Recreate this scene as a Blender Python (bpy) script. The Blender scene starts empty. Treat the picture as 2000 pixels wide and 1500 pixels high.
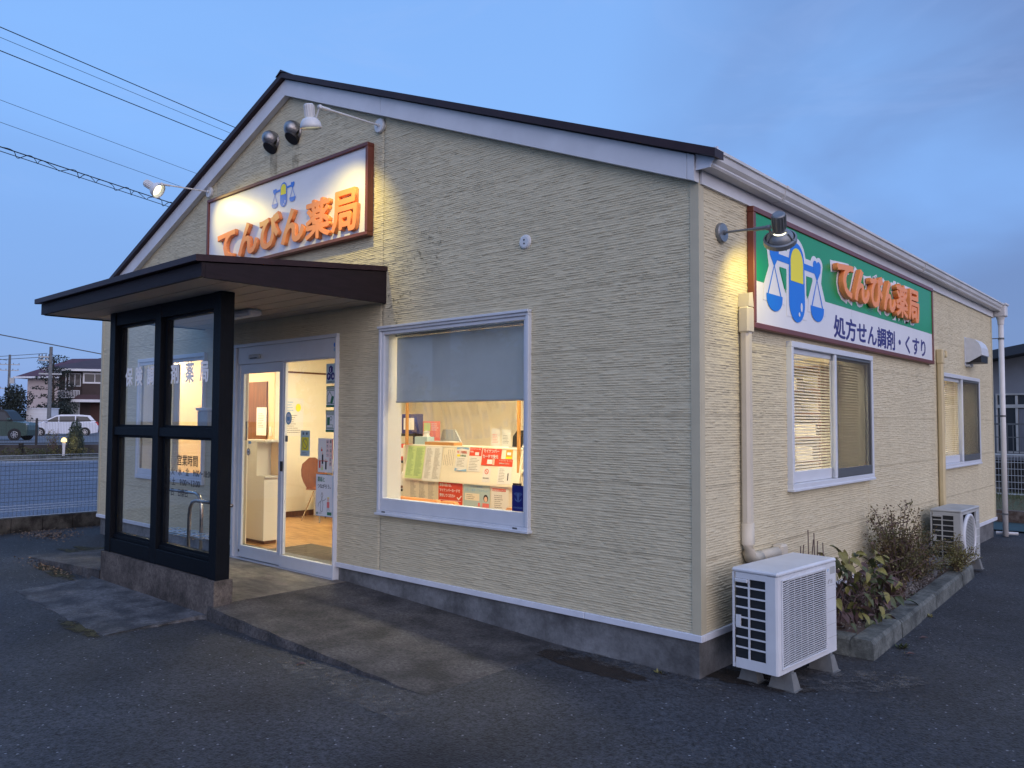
import bpy, bmesh, math, random
import numpy as np
from mathutils import Vector, Matrix, Euler
random.seed(7)
rng = np.random.default_rng(11)
SC = bpy.context.scene
COL = SC.collection
PI = math.pi
# ------------------------------------------------------------------ camera
yaw, pitch, roll = 0.7297, 0.0464, 0.00456
F = Vector((-0.66595777, 0.74454529, 0.04639576)).normalized()
R = Vector((0.74548118, 0.66651113, 0.00455352)); R = (R - F * R.dot(F)).normalized()
U = R.cross(F)
cd = bpy.data.cameras.new('camera'); cam = bpy.data.objects.new('camera', cd); COL.objects.link(cam)
M = Matrix(((R.x, U.x, -F.x, 2.46052), (R.y, U.y, -F.y, -4.51182), (R.z, U.z, -F.z, 1.317), (0, 0, 0, 1)))
cam.matrix_world = M
cd.sensor_width = 36; cd.lens = 1558.2 / 2000 * 36; cd.clip_start = .05; cd.clip_end = 1500
SC.camera = cam
# ------------------------------------------------------------------ world
W = bpy.data.worlds.new('World'); SC.world = W; W.use_nodes = True
nt = W.node_tree; N = nt.nodes; Lk = nt.links
bg = N['Background']
SUN_AZ, SUN_EL = math.radians(112), math.radians(2.0)     # azimuth clockwise from +Y: the sun has just set to the right, behind the camera
sky = N.new('ShaderNodeTexSky'); sky.sky_type = 'NISHITA'; sky.sun_disc = False
sky.sun_elevation = SUN_EL; sky.sun_rotation = SUN_AZ; sky.ozone_density = 3.0
geo = N.new('ShaderNodeTexCoord')
sep = N.new('ShaderNodeSeparateXYZ'); Lk.new(geo.outputs['Generated'], sep.inputs[0])
ramp = N.new('ShaderNodeValToRGB'); Lk.new(sep.outputs['Z'], ramp.inputs[0])
cr = ramp.color_ramp
cr.elements[0].position = 0.0; cr.elements[0].color = (.235, .41, .84, 1)
cr.elements[1].position = 1.0; cr.elements[1].color = (.20, .40, .85, 1)
e = cr.elements.new(.14); e.color = (.235, .435, .90, 1)
e = cr.elements.new(.36); e.color = (.255, .50, 1.0, 1)
e = cr.elements.new(.6); e.color = (.23, .46, .95, 1)
# warm afterglow round the set sun
sunv = (math.sin(SUN_AZ), math.cos(SUN_AZ), 0.0)
dot = N.new('ShaderNodeVectorMath'); dot.operation = 'DOT_PRODUCT'; dot.inputs[1].default_value = sunv
Lk.new(geo.outputs['Generated'], dot.inputs[0])
mr = N.new('ShaderNodeMapRange'); mr.interpolation_type = 'SMOOTHSTEP'
mr.inputs['From Min'].default_value = .15; mr.inputs['From Max'].default_value = 1.0
mr.inputs['To Min'].default_value = 0; mr.inputs['To Max'].default_value = 1
Lk.new(dot.outputs['Value'], mr.inputs['Value'])
glow = N.new('ShaderNodeMixRGB'); glow.blend_type = 'ADD'
glow.inputs[2].default_value = (1.30, .99, .86, 1)
Lk.new(mr.outputs[0], glow.inputs[0]); Lk.new(ramp.outputs[0], glow.inputs[1])
# thin dusk cloud
zadd = N.new('ShaderNodeMath'); zadd.operation = 'ADD'; zadd.inputs[1].default_value = .12; Lk.new(sep.outputs['Z'], zadd.inputs[0])
dx = N.new('ShaderNodeMath'); dx.operation = 'DIVIDE'; Lk.new(sep.outputs['X'], dx.inputs[0]); Lk.new(zadd.outputs[0], dx.inputs[1])
dy = N.new('ShaderNodeMath'); dy.operation = 'DIVIDE'; Lk.new(sep.outputs['Y'], dy.inputs[0]); Lk.new(zadd.outputs[0], dy.inputs[1])
cmb = N.new('ShaderNodeCombineXYZ'); Lk.new(dx.outputs[0], cmb.inputs[0]); Lk.new(dy.outputs[0], cmb.inputs[1])
def cloud_noise(sc, loc, rough=.55, vs=(1, 1, 2.6), dist=.5, detail=5):
    m = N.new('ShaderNodeMapping'); m.inputs['Location'].default_value = loc; m.inputs['Scale'].default_value = vs
    Lk.new(geo.outputs['Generated'], m.inputs[0])
    t = N.new('ShaderNodeTexNoise'); t.inputs['Scale'].default_value = sc; t.inputs['Detail'].default_value = detail; t.inputs['Roughness'].default_value = rough; t.inputs['Distortion'].default_value = dist
    Lk.new(m.outputs[0], t.inputs['Vector']); return t
def smooth(node_out, a, b, lo=0, hi=1):
    r = N.new('ShaderNodeMapRange'); r.interpolation_type = 'SMOOTHSTEP'; r.inputs['From Min'].default_value = a; r.inputs['From Max'].default_value = b
    r.inputs['To Min'].default_value = lo; r.inputs['To Max'].default_value = hi; Lk.new(node_out, r.inputs['Value']); return r
def math2(op, x, y):
    q = N.new('ShaderNodeMath'); q.operation = op; q.use_clamp = True
    for i, k in enumerate((x, y)):
        if isinstance(k, (int, float)): q.inputs[i].default_value = k
        else: Lk.new(k, q.inputs[i])
    return q.outputs[0]
nz = cloud_noise(1.9, (1.3, .4, 2.2), .45)
banks = None                                                    # two broad cloud banks, one over the right end of the building, one low on the left
for d, a, b, k in (((-.17, .94, .28), .90, 1.0, .70), ((-.927, .32, .10), .92, 1.0, .14)):
    dn = Vector(d).normalized(); q = N.new('ShaderNodeVectorMath'); q.operation = 'DOT_PRODUCT'; q.inputs[1].default_value = dn; Lk.new(geo.outputs['Generated'], q.inputs[0])
    mm = smooth(q.outputs['Value'], a, b, 0, k).outputs[0]; banks = mm if banks is None else math2('MAXIMUM', banks, mm)
soft_ = smooth(nz.outputs['Fac'], .30, .66).outputs[0]
cm = N.new('ShaderNodeMath'); cm.operation = 'MULTIPLY_ADD'; cm.use_clamp = True
Lk.new(math2('ADD', banks, .07), cm.inputs[0]); Lk.new(soft_, cm.inputs[1]); cm.inputs[2].default_value = 0
cl = N.new('ShaderNodeMixRGB'); cl.inputs[2].default_value = (.15, .215, .45, 1)
Lk.new(cm.outputs[0], cl.inputs[0]); Lk.new(glow.outputs[0], cl.inputs[1])
wisp = cloud_noise(3.2, (.2, 5.4, 1.2), .6, (1, 1, 3.6), .8)
wf = math2('MULTIPLY', smooth(wisp.outputs['Fac'], .52, .74).outputs[0], .22)
cl2 = N.new('ShaderNodeMixRGB'); cl2.inputs[2].default_value = (.36, .52, .92, 1); Lk.new(wf, cl2.inputs[0]); Lk.new(cl.outputs[0], cl2.inputs[1])
cl = cl2
mixs = N.new('ShaderNodeMixRGB'); mixs.inputs[0].default_value = .06
Lk.new(cl.outputs[0], mixs.inputs[1]); Lk.new(sky.outputs[0], mixs.inputs[2])
Lk.new(mixs.outputs[0], bg.inputs[0]); bg.inputs[1].default_value = 1.0
# ------------------------------------------------------------------ sun (afterglow direction, very soft)
sd = bpy.data.lights.new('sun', 'SUN'); sd.energy = .55; sd.angle = math.radians(60); sd.color = (1, .84, .75)
so = bpy.data.objects.new('sun', sd); COL.objects.link(so)
sdir = Vector((math.sin(SUN_AZ) * math.cos(.42), math.cos(SUN_AZ) * math.cos(.42), math.sin(.42)))
so.rotation_euler = sdir.to_track_quat('Z', 'Y').to_euler(); so.location = (20, -5, 10)
SC.view_settings.view_transform = 'Standard'; SC.view_settings.look = 'None'
SC.view_settings.exposure = 0.0; SC.view_settings.gamma = 1.0
SC.cycles.max_bounces = 8; SC.cycles.transparent_max_bounces = 16; SC.cycles.diffuse_bounces = 3
SC.cycles.use_denoising = True
SC.cycles.sample_clamp_indirect = 6
# ------------------------------------------------------------------ materials
def mat(name, col, rough=.6, metal=0, var=0, vscale=6, col2=None, bump=0, bscale=60, spec=.5, detail=4, stretch=None, aniso_vec=None, lo=.35, hi=.65, grain=0, gscale=45):
    m = bpy.data.materials.new(name); m.use_nodes = True; n = m.node_tree.nodes; l = m.node_tree.links
    b = n['Principled BSDF']; b.inputs['Roughness'].default_value = rough; b.inputs['Metallic'].default_value = metal
    b.inputs['Specular IOR Level'].default_value = spec
    b.inputs['Base Color'].default_value = (*col, 1)
    tc = n.new('ShaderNodeTexCoord'); mp = n.new('ShaderNodeMapping'); l.new(tc.outputs['Object'], mp.inputs[0])
    if stretch: mp.inputs['Scale'].default_value = stretch
    if col2 or var:
        nz = n.new('ShaderNodeTexNoise'); nz.inputs['Scale'].default_value = vscale; nz.inputs['Detail'].default_value = detail; nz.inputs['Roughness'].default_value = .6
        l.new(mp.outputs[0], nz.inputs['Vector'])
        mr = n.new('ShaderNodeMapRange'); mr.inputs['From Min'].default_value = lo; mr.inputs['From Max'].default_value = hi
        l.new(nz.outputs['Fac'], mr.inputs['Value'])
        mx = n.new('ShaderNodeMixRGB'); mx.inputs[1].default_value = (*col, 1)
        c2 = col2 if col2 else tuple(c * (1 - var) for c in col)
        mx.inputs[2].default_value = (*c2, 1); l.new(mr.outputs[0], mx.inputs[0]); l.new(mx.outputs[0], b.inputs['Base Color'])
        if grain:
            gz = n.new('ShaderNodeTexNoise'); gz.inputs['Scale'].default_value = gscale; gz.inputs['Detail'].default_value = 6; gz.inputs['Roughness'].default_value = .75; l.new(tc.outputs['Object'], gz.inputs['Vector'])
            gr = n.new('ShaderNodeMapRange'); gr.inputs['From Min'].default_value = .3; gr.inputs['From Max'].default_value = .7; gr.inputs['To Min'].default_value = 1 - grain; gr.inputs['To Max'].default_value = 1 + grain; l.new(gz.outputs['Fac'], gr.inputs['Value'])
            gm = n.new('ShaderNodeMixRGB'); gm.blend_type = 'MULTIPLY'; gm.inputs[0].default_value = 1; l.new(mx.outputs[0], gm.inputs[1]); l.new(gr.outputs[0], gm.inputs[2]); l.new(gm.outputs[0], b.inputs['Base Color'])
    if bump:
        n2 = n.new('ShaderNodeTexNoise'); n2.inputs['Scale'].default_value = bscale; n2.inputs['Detail'].default_value = 5
        l.new(mp.outputs[0], n2.inputs['Vector'])
        bp = n.new('ShaderNodeBump'); bp.inputs['Strength'].default_value = bump; bp.inputs['Distance'].default_value = .01
        l.new(n2.outputs['Fac'], bp.inputs['Height']); l.new(bp.outputs[0], b.inputs['Normal'])
    return m
def emis(name, col, s):
    m = bpy.data.materials.new(name); m.use_nodes = True; n = m.node_tree.nodes
    b = n['Principled BSDF']; b.inputs['Base Color'].default_value = (*col, 1)
    b.inputs['Emission Color'].default_value = (*col, 1); b.inputs['Emission Strength'].default_value = s
    return m
def glass(name, tint=(1, 1, 1), boost=1.0, rough=.0, grime=0.0):
    m = bpy.data.materials.new(name); m.use_nodes = True; n = m.node_tree.nodes; l = m.node_tree.links
    for x in list(n): n.remove(x)
    o = n.new('ShaderNodeOutputMaterial'); t = n.new('ShaderNodeBsdfTransparent'); t.inputs[0].default_value = (*tint, 1)
    g = n.new('ShaderNodeBsdfGlossy'); g.inputs['Roughness'].default_value = rough
    fr = n.new('ShaderNodeFresnel'); fr.inputs[0].default_value = 1.5
    mu = n.new('ShaderNodeMath'); mu.operation = 'MULTIPLY'; mu.inputs[1].default_value = boost; mu.use_clamp = True
    gm = n.new('ShaderNodeNewGeometry'); inv = n.new('ShaderNodeMath'); inv.operation = 'SUBTRACT'; inv.inputs[0].default_value = 1; l.new(gm.outputs['Backfacing'], inv.inputs[1])
    fm = n.new('ShaderNodeMath'); fm.operation = 'MULTIPLY'; l.new(fr.outputs[0], fm.inputs[0]); l.new(inv.outputs[0], fm.inputs[1])
    l.new(fm.outputs[0], mu.inputs[0]); mx = n.new('ShaderNodeMixShader')
    l.new(mu.outputs[0], mx.inputs[0]); l.new(t.outputs[0], mx.inputs[1]); l.new(g.outputs[0], mx.inputs[2])
    if grime:
        d = n.new('ShaderNodeBsdfDiffuse'); d.inputs[0].default_value = (.6, .6, .6, 1)
        m2 = n.new('ShaderNodeMixShader')
        nz = n.new('ShaderNodeTexNoise'); nz.inputs['Scale'].default_value = 3; tc = n.new('ShaderNodeTexCoord'); l.new(tc.outputs['Object'], nz.inputs['Vector'])
        k = n.new('ShaderNodeMath'); k.operation = 'MULTIPLY'; k.inputs[1].default_value = grime * 2; l.new(nz.outputs['Fac'], k.inputs[0])
        l.new(k.outputs[0], m2.inputs[0]); l.new(mx.outputs[0], m2.inputs[1]); l.new(d.outputs[0], m2.inputs[2]); l.new(m2.outputs[0], o.inputs[0])
    else: l.new(mx.outputs[0], o.inputs[0])
    return m
MT = {}
MT['siding'] = mat('cream_siding', (.60, .54, .375), .75, var=.08, vscale=2.0, stretch=(2.2, 2.2, .5),  bump=.35, bscale=140)
MT['sealant'] = mat('joint_sealant', (.34, .31, .25), .8)
MT['corner'] = mat('corner_trim_beige', (.50, .46, .33), .6, var=.08)
MT['white_metal'] = mat('white_painted_metal', (.66, .70, .78), .45, var=.10, vscale=5)
MT['fascia'] = mat('white_fascia', (.66, .68, .72), .5, var=.10, vscale=3)
MT['gutter'] = mat('grey_white_gutter', (.60, .60, .60), .4, var=.14, vscale=4)
MT['maroon'] = mat('dark_brown_roof_metal', (.035, .017, .022), .5, spec=.3, var=.3)
MT['roof'] = mat('brown_roof_sheet', (.06, .035, .035), .5, var=.3, vscale=3)
MT['concrete'] = mat('foundation_render', (.18, .19, .20), .85, col2=(.05, .052, .055), vscale=2.2, detail=8, bump=.3, bscale=50, lo=.42, hi=.72, grain=.3, gscale=25)
MT['concrete_dark'] = mat('stained_plinth_concrete', (.12, .105, .095), .9, col2=(.035, .03, .028), vscale=5, detail=8, bump=.6, bscale=70, grain=.6, gscale=35)
MT['ramp'] = mat('ramp_concrete', (.085, .080, .079), .85, col2=(.028, .027, .028), vscale=3.2, detail=12, bump=.9, bscale=70, lo=.38, hi=.62, grain=.8)
MT['slab'] = mat('worn_slab_concrete', (.105, .11, .12), .85, col2=(.034, .038, .045), vscale=3.4, detail=12, bump=.8, bscale=80, lo=.40, hi=.60, grain=.6, gscale=30)
MT['porchfloor'] = mat('porch_floor_concrete', (.20, .18, .155), .7, col2=(.075, .068, .06), vscale=3.5, detail=8, bump=.3, bscale=60, stretch=(1, 2.5, 1), grain=.35, gscale=20)
MT['darkframe'] = mat('navy_black_timber', (.004, .006, .010), .55, spec=.15, var=.35, vscale=9, bump=.25, bscale=40, stretch=(6, 6, 1))
MT['porchfascia'] = mat('dark_plum_board', (.017, .010, .014), .6, spec=.25, var=.35, vscale=5, bump=.3, bscale=60, stretch=(1, 1, 10))
MT['soffit'] = mat('soffit_cream', (.42, .38, .32), .7, var=.12, vscale=3)
MT['steel'] = mat('stainless_tube', (.52, .48, .44), .25, metal=1)
MT['vent'] = mat('vent_steel', (.42, .42, .43), .34, metal=.9, var=.5, vscale=14)
MT['black'] = mat('black', (.008, .008, .009), .5)
MT['lampwhite'] = mat('lamp_white', (.62, .65, .68), .35, var=.08, vscale=20)
MT['lampgrey'] = mat('lamp_grey', (.22, .24, .26), .35, metal=.4, var=.15, vscale=20)
MT['signred'] = mat('sign_frame_brown', (.16, .042, .026), .4, var=.15)
MT['signwhite'] = mat('sign_white_face', (.74, .75, .78), .35, var=.05, vscale=3)
MT['signgreen'] = mat('sign_green_face', (.0, .29, .085), .35, var=.06, vscale=3)
MT['blue'] = mat('print_blue', (.0, .17, .70), .4)
MT['yellow'] = mat('print_yellow', (.85, .75, .0), .4)
MT['lettercoral'] = mat('letter_coral', (.90, .30, .09), .45)
MT['navyprint'] = mat('print_navy', (.02, .012, .16), .45)
MT['printwhite'] = mat('print_white', (.75, .77, .80), .5)
MT['printblack'] = mat('print_black', (.01, .01, .015), .5)
MT['whiteletter'] = mat('glass_lettering_white', (.92, .94, .97), .6)
MT['pipe'] = mat('cream_duct', (.58, .53, .43), .5, var=.10, vscale=3)
MT['pipeyellow'] = mat('yellowed_duct', (.60, .50, .29), .5, var=.12, vscale=3)
MT['pvc'] = mat('white_pvc', (.66, .66, .66), .4, var=.08)
MT['ac'] = mat('ac_white', (.62, .65, .69), .42, var=.10, vscale=5)
MT['acgrey'] = mat('ac_weathered', (.42, .44, .44), .5, var=.18, vscale=6)
MT['coil'] = mat('coil_dark', (.02, .024, .03), .5, var=.4, vscale=30, stretch=(1, 1, 10))
MT['block'] = mat('foot_block', (.17, .18, .18), .8, var=.25, vscale=14, bump=.3, bscale=90)
MT['kerb'] = mat('kerb_concrete', (.15, .165, .155), .9, col2=(.045, .052, .05), vscale=5, detail=8, bump=.6, bscale=80, grain=.5, gscale=35)
MT['gravel'] = mat('gravel', (.40, .38, .36), .9, var=.5, vscale=30)
MT['soil'] = mat('planter_soil', (.07, .045, .033), .95, col2=(.16, .13, .115), vscale=16, detail=8, bump=.8, bscale=90)
MT['rock'] = mat('rock', (.13, .135, .15), .9, var=.5, vscale=9, bump=.8, bscale=30)
MT['leafy'] = mat('leaf_yellowgreen', (.19, .185, .05), .6, col2=(.11, .085, .035), vscale=14)
MT['leafg'] = mat('leaf_green', (.05, .075, .03), .55, col2=(.10, .10, .035), vscale=14)
MT['leafp'] = mat('leaf_purple_brown', (.075, .045, .05), .6, col2=(.12, .07, .05), vscale=8)
MT['stem'] = mat('dry_stem', (.13, .09, .085), .8, var=.3)
MT['shrubleaf'] = mat('shrub_leaf', (.085, .092, .03), .6, col2=(.12, .08, .03), vscale=5)
MT['moss'] = mat('moss', (.040, .040, .012), .95, col2=(.06, .045, .02), vscale=12, bump=.8, bscale=60)
MT['roomwall'] = mat('room_wallpaper', (.82, .76, .62), .8, var=.03)
MT['roomwarm'] = mat('room_warm_wall', (.80, .58, .36), .8, var=.04)
MT['ceiling'] = mat('ceiling_white', (.8, .78, .7), .8)
MT['wood'] = mat('floor_wood', (.44, .25, .10), .4, col2=(.22, .10, .03), vscale=4, stretch=(1, 9, 1), lo=.42, hi=.62)
MT['brown'] = mat('brown_door_wood', (.15, .055, .02), .45, col2=(.10, .035, .014), vscale=3, stretch=(8, 8, 1))
MT['chairwood'] = mat('chair_ply', (.19, .06, .025), .35, col2=(.13, .04, .02), vscale=3, stretch=(10, 10, 1))
MT['postwood'] = mat('light_wood', (.55, .26, .07), .5, var=.15)
MT['sofa'] = mat('orange_vinyl', (.60, .22, .06), .4, var=.06)
MT['counter'] = mat('counter_cream', (.80, .74, .60), .5)
MT['cabinet'] = mat('cabinet_white', (.78, .75, .68), .5)
MT['blind'] = mat('grey_roller_fabric', (.48, .53, .54), .8, var=.05)
MT['slat'] = mat('blind_slat', (.80, .76, .66), .45)
MT['alu'] = mat('aluminium_white', (.60, .64, .70), .4, var=.06)
MT['darkalu'] = mat('screen_frame_dark', (.09, .10, .11), .5)
MT['mat'] = mat('door_mat', (.05, .042, .036), .95, col2=(.14, .11, .085), vscale=14, stretch=(3, .4, 1))
MT['paper'] = mat('paper', (.74, .73, .70), .7)
MT['papergreen'] = mat('paper_green', (.52, .66, .26), .7)
MT['red'] = mat('print_red', (.62, .055, .018), .6)
MT['orange'] = mat('print_orange', (.85, .30, .03), .6)
MT['lightblue'] = mat('print_lightblue', (.42, .56, .60), .6)
MT['pink'] = mat('print_pink', (.75, .18, .16), .6)
MT['skyblue'] = mat('print_skyblue', (.22, .42, .65), .6)
MT['green'] = mat('print_green', (.03, .17, .09), .6)
MT['greyink'] = mat('print_grey_ink', (.22, .21, .20), .7)
MT['securitynavy'] = mat('sticker_navy', (.012, .016, .14), .35)
MT['securitymark'] = mat('sticker_mark', (.09, .15, .32), .4)
MT['flesh'] = mat('print_flesh', (.75, .50, .38), .7)
MT['asphalt'] = None
MT['glass'] = glass('window_glass')
MT['porchglass'] = glass('porch_glass', (.92, .95, .97), 1.1, 0, .02)
MT['winglass'] = glass('clear_window_glass', (.97, .98, .98), 1.2)
MT['screen'] = None
def screen_mat():
    m = bpy.data.materials.new('insect_screen'); m.use_nodes = True; n = m.node_tree.nodes; l = m.node_tree.links
    for x in list(n): n.remove(x)
    o = n.new('ShaderNodeOutputMaterial'); t = n.new('ShaderNodeBsdfTransparent'); d = n.new('ShaderNodeBsdfDiffuse'); d.inputs[0].default_value = (.09, .088, .08, 1)
    mx = n.new('ShaderNodeMixShader'); mx.inputs[0].default_value = .52
    l.new(t.outputs[0], mx.inputs[1]); l.new(d.outputs[0], mx.inputs[2]); l.new(mx.outputs[0], o.inputs[0]); return m
MT['screen'] = screen_mat()
def plastic_mat():
    m = bpy.data.materials.new('clear_plastic_sheet'); m.use_nodes = True; n = m.node_tree.nodes; l = m.node_tree.links
    for x in list(n): n.remove(x)
    o = n.new('ShaderNodeOutputMaterial'); t = n.new('ShaderNodeBsdfTransparent'); d = n.new('ShaderNodeBsdfGlossy'); d.inputs['Roughness'].default_value = .12
    mx = n.new('ShaderNodeMixShader'); mx.inputs[0].default_value = .16
    l.new(t.outputs[0], mx.inputs[1]); l.new(d.outputs[0], mx.inputs[2]); l.new(mx.outputs[0], o.inputs[0]); return m
MT['plastic'] = plastic_mat()
MT['tubelight'] = emis('ceiling_light_diffuser', (1.0, .86, .57), 72)
MT['bulb'] = emis('lamp_bulb', (1.0, .93, .62), 3)
MT['gardenglow'] = emis('garden_lamp_glow', (1.0, .74, .20), 3)
def asphalt(name, base, dark, speck, vs=.5, sp=.5):
    m = bpy.data.materials.new(name); m.use_nodes = True; n = m.node_tree.nodes; l = m.node_tree.links
    b = n['Principled BSDF']; b.inputs['Roughness'].default_value = .82
    tc = n.new('ShaderNodeTexCoord')
    a = n.new('ShaderNodeTexNoise'); a.inputs['Scale'].default_value = vs; a.inputs['Detail'].default_value = 9; a.inputs['Roughness'].default_value = .62; l.new(tc.outputs['Object'], a.inputs['Vector'])
    mr = n.new('ShaderNodeMapRange'); mr.inputs['From Min'].default_value = .35; mr.inputs['From Max'].default_value = .68; l.new(a.outputs['Fac'], mr.inputs['Value'])
    mx = n.new('ShaderNodeMixRGB'); mx.inputs[1].default_value = (*dark, 1); mx.inputs[2].default_value = (*base, 1); l.new(mr.outputs[0], mx.inputs[0])
    # grain
    g = n.new('ShaderNodeTexNoise'); g.inputs['Scale'].default_value = 48; g.inputs['Detail'].default_value = 6; g.inputs['Roughness'].default_value = .75; l.new(tc.outputs['Object'], g.inputs['Vector'])
    gm = n.new('ShaderNodeMapRange'); gm.inputs['From Min'].default_value = .36; gm.inputs['From Max'].default_value = .66; gm.inputs['To Min'].default_value = .12; gm.inputs['To Max'].default_value = 2.6; l.new(g.outputs['Fac'], gm.inputs['Value'])
    mm = n.new('ShaderNodeMixRGB'); mm.blend_type = 'MULTIPLY'; mm.inputs[0].default_value = 1; l.new(mx.outputs[0], mm.inputs[1]); l.new(gm.outputs[0], mm.inputs[2])
    # pale stones
    v = n.new('ShaderNodeTexVoronoi'); v.inputs['Scale'].default_value = 42; l.new(tc.outputs['Object'], v.inputs['Vector'])
    s = n.new('ShaderNodeSeparateColor'); l.new(v.outputs['Color'], s.inputs[0])
    c1 = n.new('ShaderNodeMath'); c1.operation = 'GREATER_THAN'; c1.inputs[1].default_value = .955; l.new(s.outputs[0], c1.inputs[0])
    c2 = n.new('ShaderNodeMath'); c2.operation = 'LESS_THAN'; c2.inputs[1].default_value = .26; l.new(v.outputs['Distance'], c2.inputs[0])
    c3 = n.new('ShaderNodeMath'); c3.operation = 'MULTIPLY'; l.new(c1.outputs[0], c3.inputs[0]); l.new(c2.outputs[0], c3.inputs[1])
    c4 = n.new('ShaderNodeMath'); c4.operation = 'MULTIPLY'; c4.inputs[1].default_value = sp; l.new(c3.outputs[0], c4.inputs[0])
    m3 = n.new('ShaderNodeMixRGB'); m3.inputs[2].default_value = (*speck, 1); l.new(c4.outputs[0], m3.inputs[0]); l.new(mm.outputs[0], m3.inputs[1])
    l.new(m3.outputs[0], b.inputs['Base Color'])
    v2 = n.new('ShaderNodeTexVoronoi'); v2.inputs['Scale'].default_value = 75; l.new(tc.outputs['Object'], v2.inputs['Vector'])
    bp = n.new('ShaderNodeBump'); bp.inputs['Strength'].default_value = .8; bp.inputs['Distance'].default_value = .006; bp.invert = True
    l.new(v2.outputs['Distance'], bp.inputs['Height']); l.new(bp.outputs[0], b.inputs['Normal'])
    return m
MT['asphalt'] = asphalt('car_park_asphalt', (.036, .040, .048), (.013, .014, .016), (.30, .32, .36), .6, .7)
MT['road'] = asphalt('road_asphalt', (.105, .125, .165), (.085, .10, .135), (.3, .3, .3), .2, .1)
# ------------------------------------------------------------------ mesh helpers
ORG = {}
class MB:
    def __init__(s): s.v = []; s.f = []; s.m = []
    def face(s, pts, mi=0):
        i = len(s.v); s.v += [tuple(p) for p in pts]; s.f.append(tuple(range(i, i + len(pts)))); s.m.append(mi)
    def raw(s, v, f, mi=0):
        i = len(s.v); s.v += [tuple(p) for p in v]; s.f += [tuple(i + k for k in q) for q in f]; s.m += [mi] * len(f)
        return s
    def box(s, x0, x1, y0, y1, z0, z1, mi=0, b=0):
        if x1 < x0: x0, x1 = x1, x0
        if y1 < y0: y0, y1 = y1, y0
        if z1 < z0: z0, z1 = z1, z0
        b = min(b, (x1 - x0) * .45, (y1 - y0) * .45, (z1 - z0) * .45)
        if b <= 0:
            v = [(x0, y0, z0), (x1, y0, z0), (x1, y1, z0), (x0, y1, z0), (x0, y0, z1), (x1, y0, z1), (x1, y1, z1), (x0, y1, z1)]
            s.raw(v, [(0, 3, 2, 1), (4, 5, 6, 7), (0, 1, 5, 4), (1, 2, 6, 5), (2, 3, 7, 6), (3, 0, 4, 7)], mi); return s
        v = []; idx = {}
        X = (x0, x1); Y = (y0, y1); Z = (z0, z1)
        for i in (0, 1):
            for j in (0, 1):
                for k in (0, 1):
                    sx = b if i == 0 else -b; sy = b if j == 0 else -b; sz = b if k == 0 else -b
                    for ax in range(3):
                        p = [X[i] + sx, Y[j] + sy, Z[k] + sz]; p[ax] = (X[i], Y[j], Z[k])[ax]
                        idx[(i, j, k, ax)] = len(v); v.append(tuple(p))
        f = []
        for ax in range(3):
            o = [a for a in range(3) if a != ax]
            for side in (0, 1):
                q = []
                for a, c in ((0, 0), (1, 0), (1, 1), (0, 1)):
                    key = [0, 0, 0]; key[ax] = side; key[o[0]] = a; key[o[1]] = c
                    q.append(idx[(*key, ax)])
                flip = (side == 1) == (ax == 1)
                f.append(tuple(q[::-1]) if flip else tuple(q))
        for ax in range(3):
            o = [a for a in range(3) if a != ax]
            for a in (0, 1):
                for c in (0, 1):
                    k0 = [0, 0, 0]; k0[o[0]] = a; k0[o[1]] = c; k1 = list(k0); k1[ax] = 1
                    f.append((idx[(*k0, o[0])], idx[(*k1, o[0])], idx[(*k1, o[1])], idx[(*k0, o[1])]))
        for i in (0, 1):
            for j in (0, 1):
                for k in (0, 1): f.append((idx[(i, j, k, 0)], idx[(i, j, k, 1)], idx[(i, j, k, 2)]))
        s.raw(v, f, mi); return s
    def tube(s, pts, r, n=8, mi=0, cap=True, r2=None):
        pts = [Vector(p) for p in pts]; rings = []; up = Vector((0, 0, 1))
        L = len(pts)
        for i, p in enumerate(pts):
            d = (pts[min(i + 1, L - 1)] - pts[max(i - 1, 0)]).normalized()
            a = d.cross(up)
            if a.length < .05: a = d.cross(Vector((1, 0, 0)))
            a.normalize(); b = d.cross(a).normalized()
            if i and a.dot(pa) < 0: a, b = -a, -b
            pa = a
            rr = r if r2 is None else r + (r2 - r) * i / (L - 1)
            rings.append([p + a * rr * math.cos(t * 2 * PI / n) + b * rr * math.sin(t * 2 * PI / n) for t in range(n)])
        v = [q for g in rings for q in g]; f = []
        for i in range(L - 1):
            for t in range(n): f.append((i * n + t, i * n + (t + 1) % n, (i + 1) * n + (t + 1) % n, (i + 1) * n + t))
        if cap: f.append(tuple(range(n))[::-1]); f.append(tuple((L - 1) * n + t for t in range(n)))
        s.raw(v, f, mi); return s
    def lathe(s, prof, c, axis=(0, 0, 1), n=20, mi=0):
        ax = Vector(axis).normalized(); a = ax.cross(Vector((0, 0, 1)))
        if a.length < .05: a = ax.cross(Vector((1, 0, 0)))
        a.normalize(); b = ax.cross(a); c = Vector(c); v = []; f = []
        for (r, h) in prof:
            for t in range(n): v.append(c + ax * h + (a * math.cos(2 * PI * t / n) + b * math.sin(2 * PI * t / n)) * max(r, 1e-4))
        for i in range(len(prof) - 1):
            for t in range(n): f.append((i * n + t, i * n + (t + 1) % n, (i + 1) * n + (t + 1) % n, (i + 1) * n + t))
        s.raw(v, f, mi); return s
    def prism(s, poly, a0, a1, axis='y', mi=0):
        def P(p, t): return {'y': (p[0], t, p[1]), 'x': (t, p[0], p[1]), 'z': (p[0], p[1], t)}[axis]
        n = len(poly); v = [P(p, a0) for p in poly] + [P(p, a1) for p in poly]
        f = [tuple(range(n)), tuple(range(n, 2 * n))[::-1]] + [(i, i + n, (i + 1) % n + n, (i + 1) % n) for i in range(n)]
        s.raw(v, f, mi); return s
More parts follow.
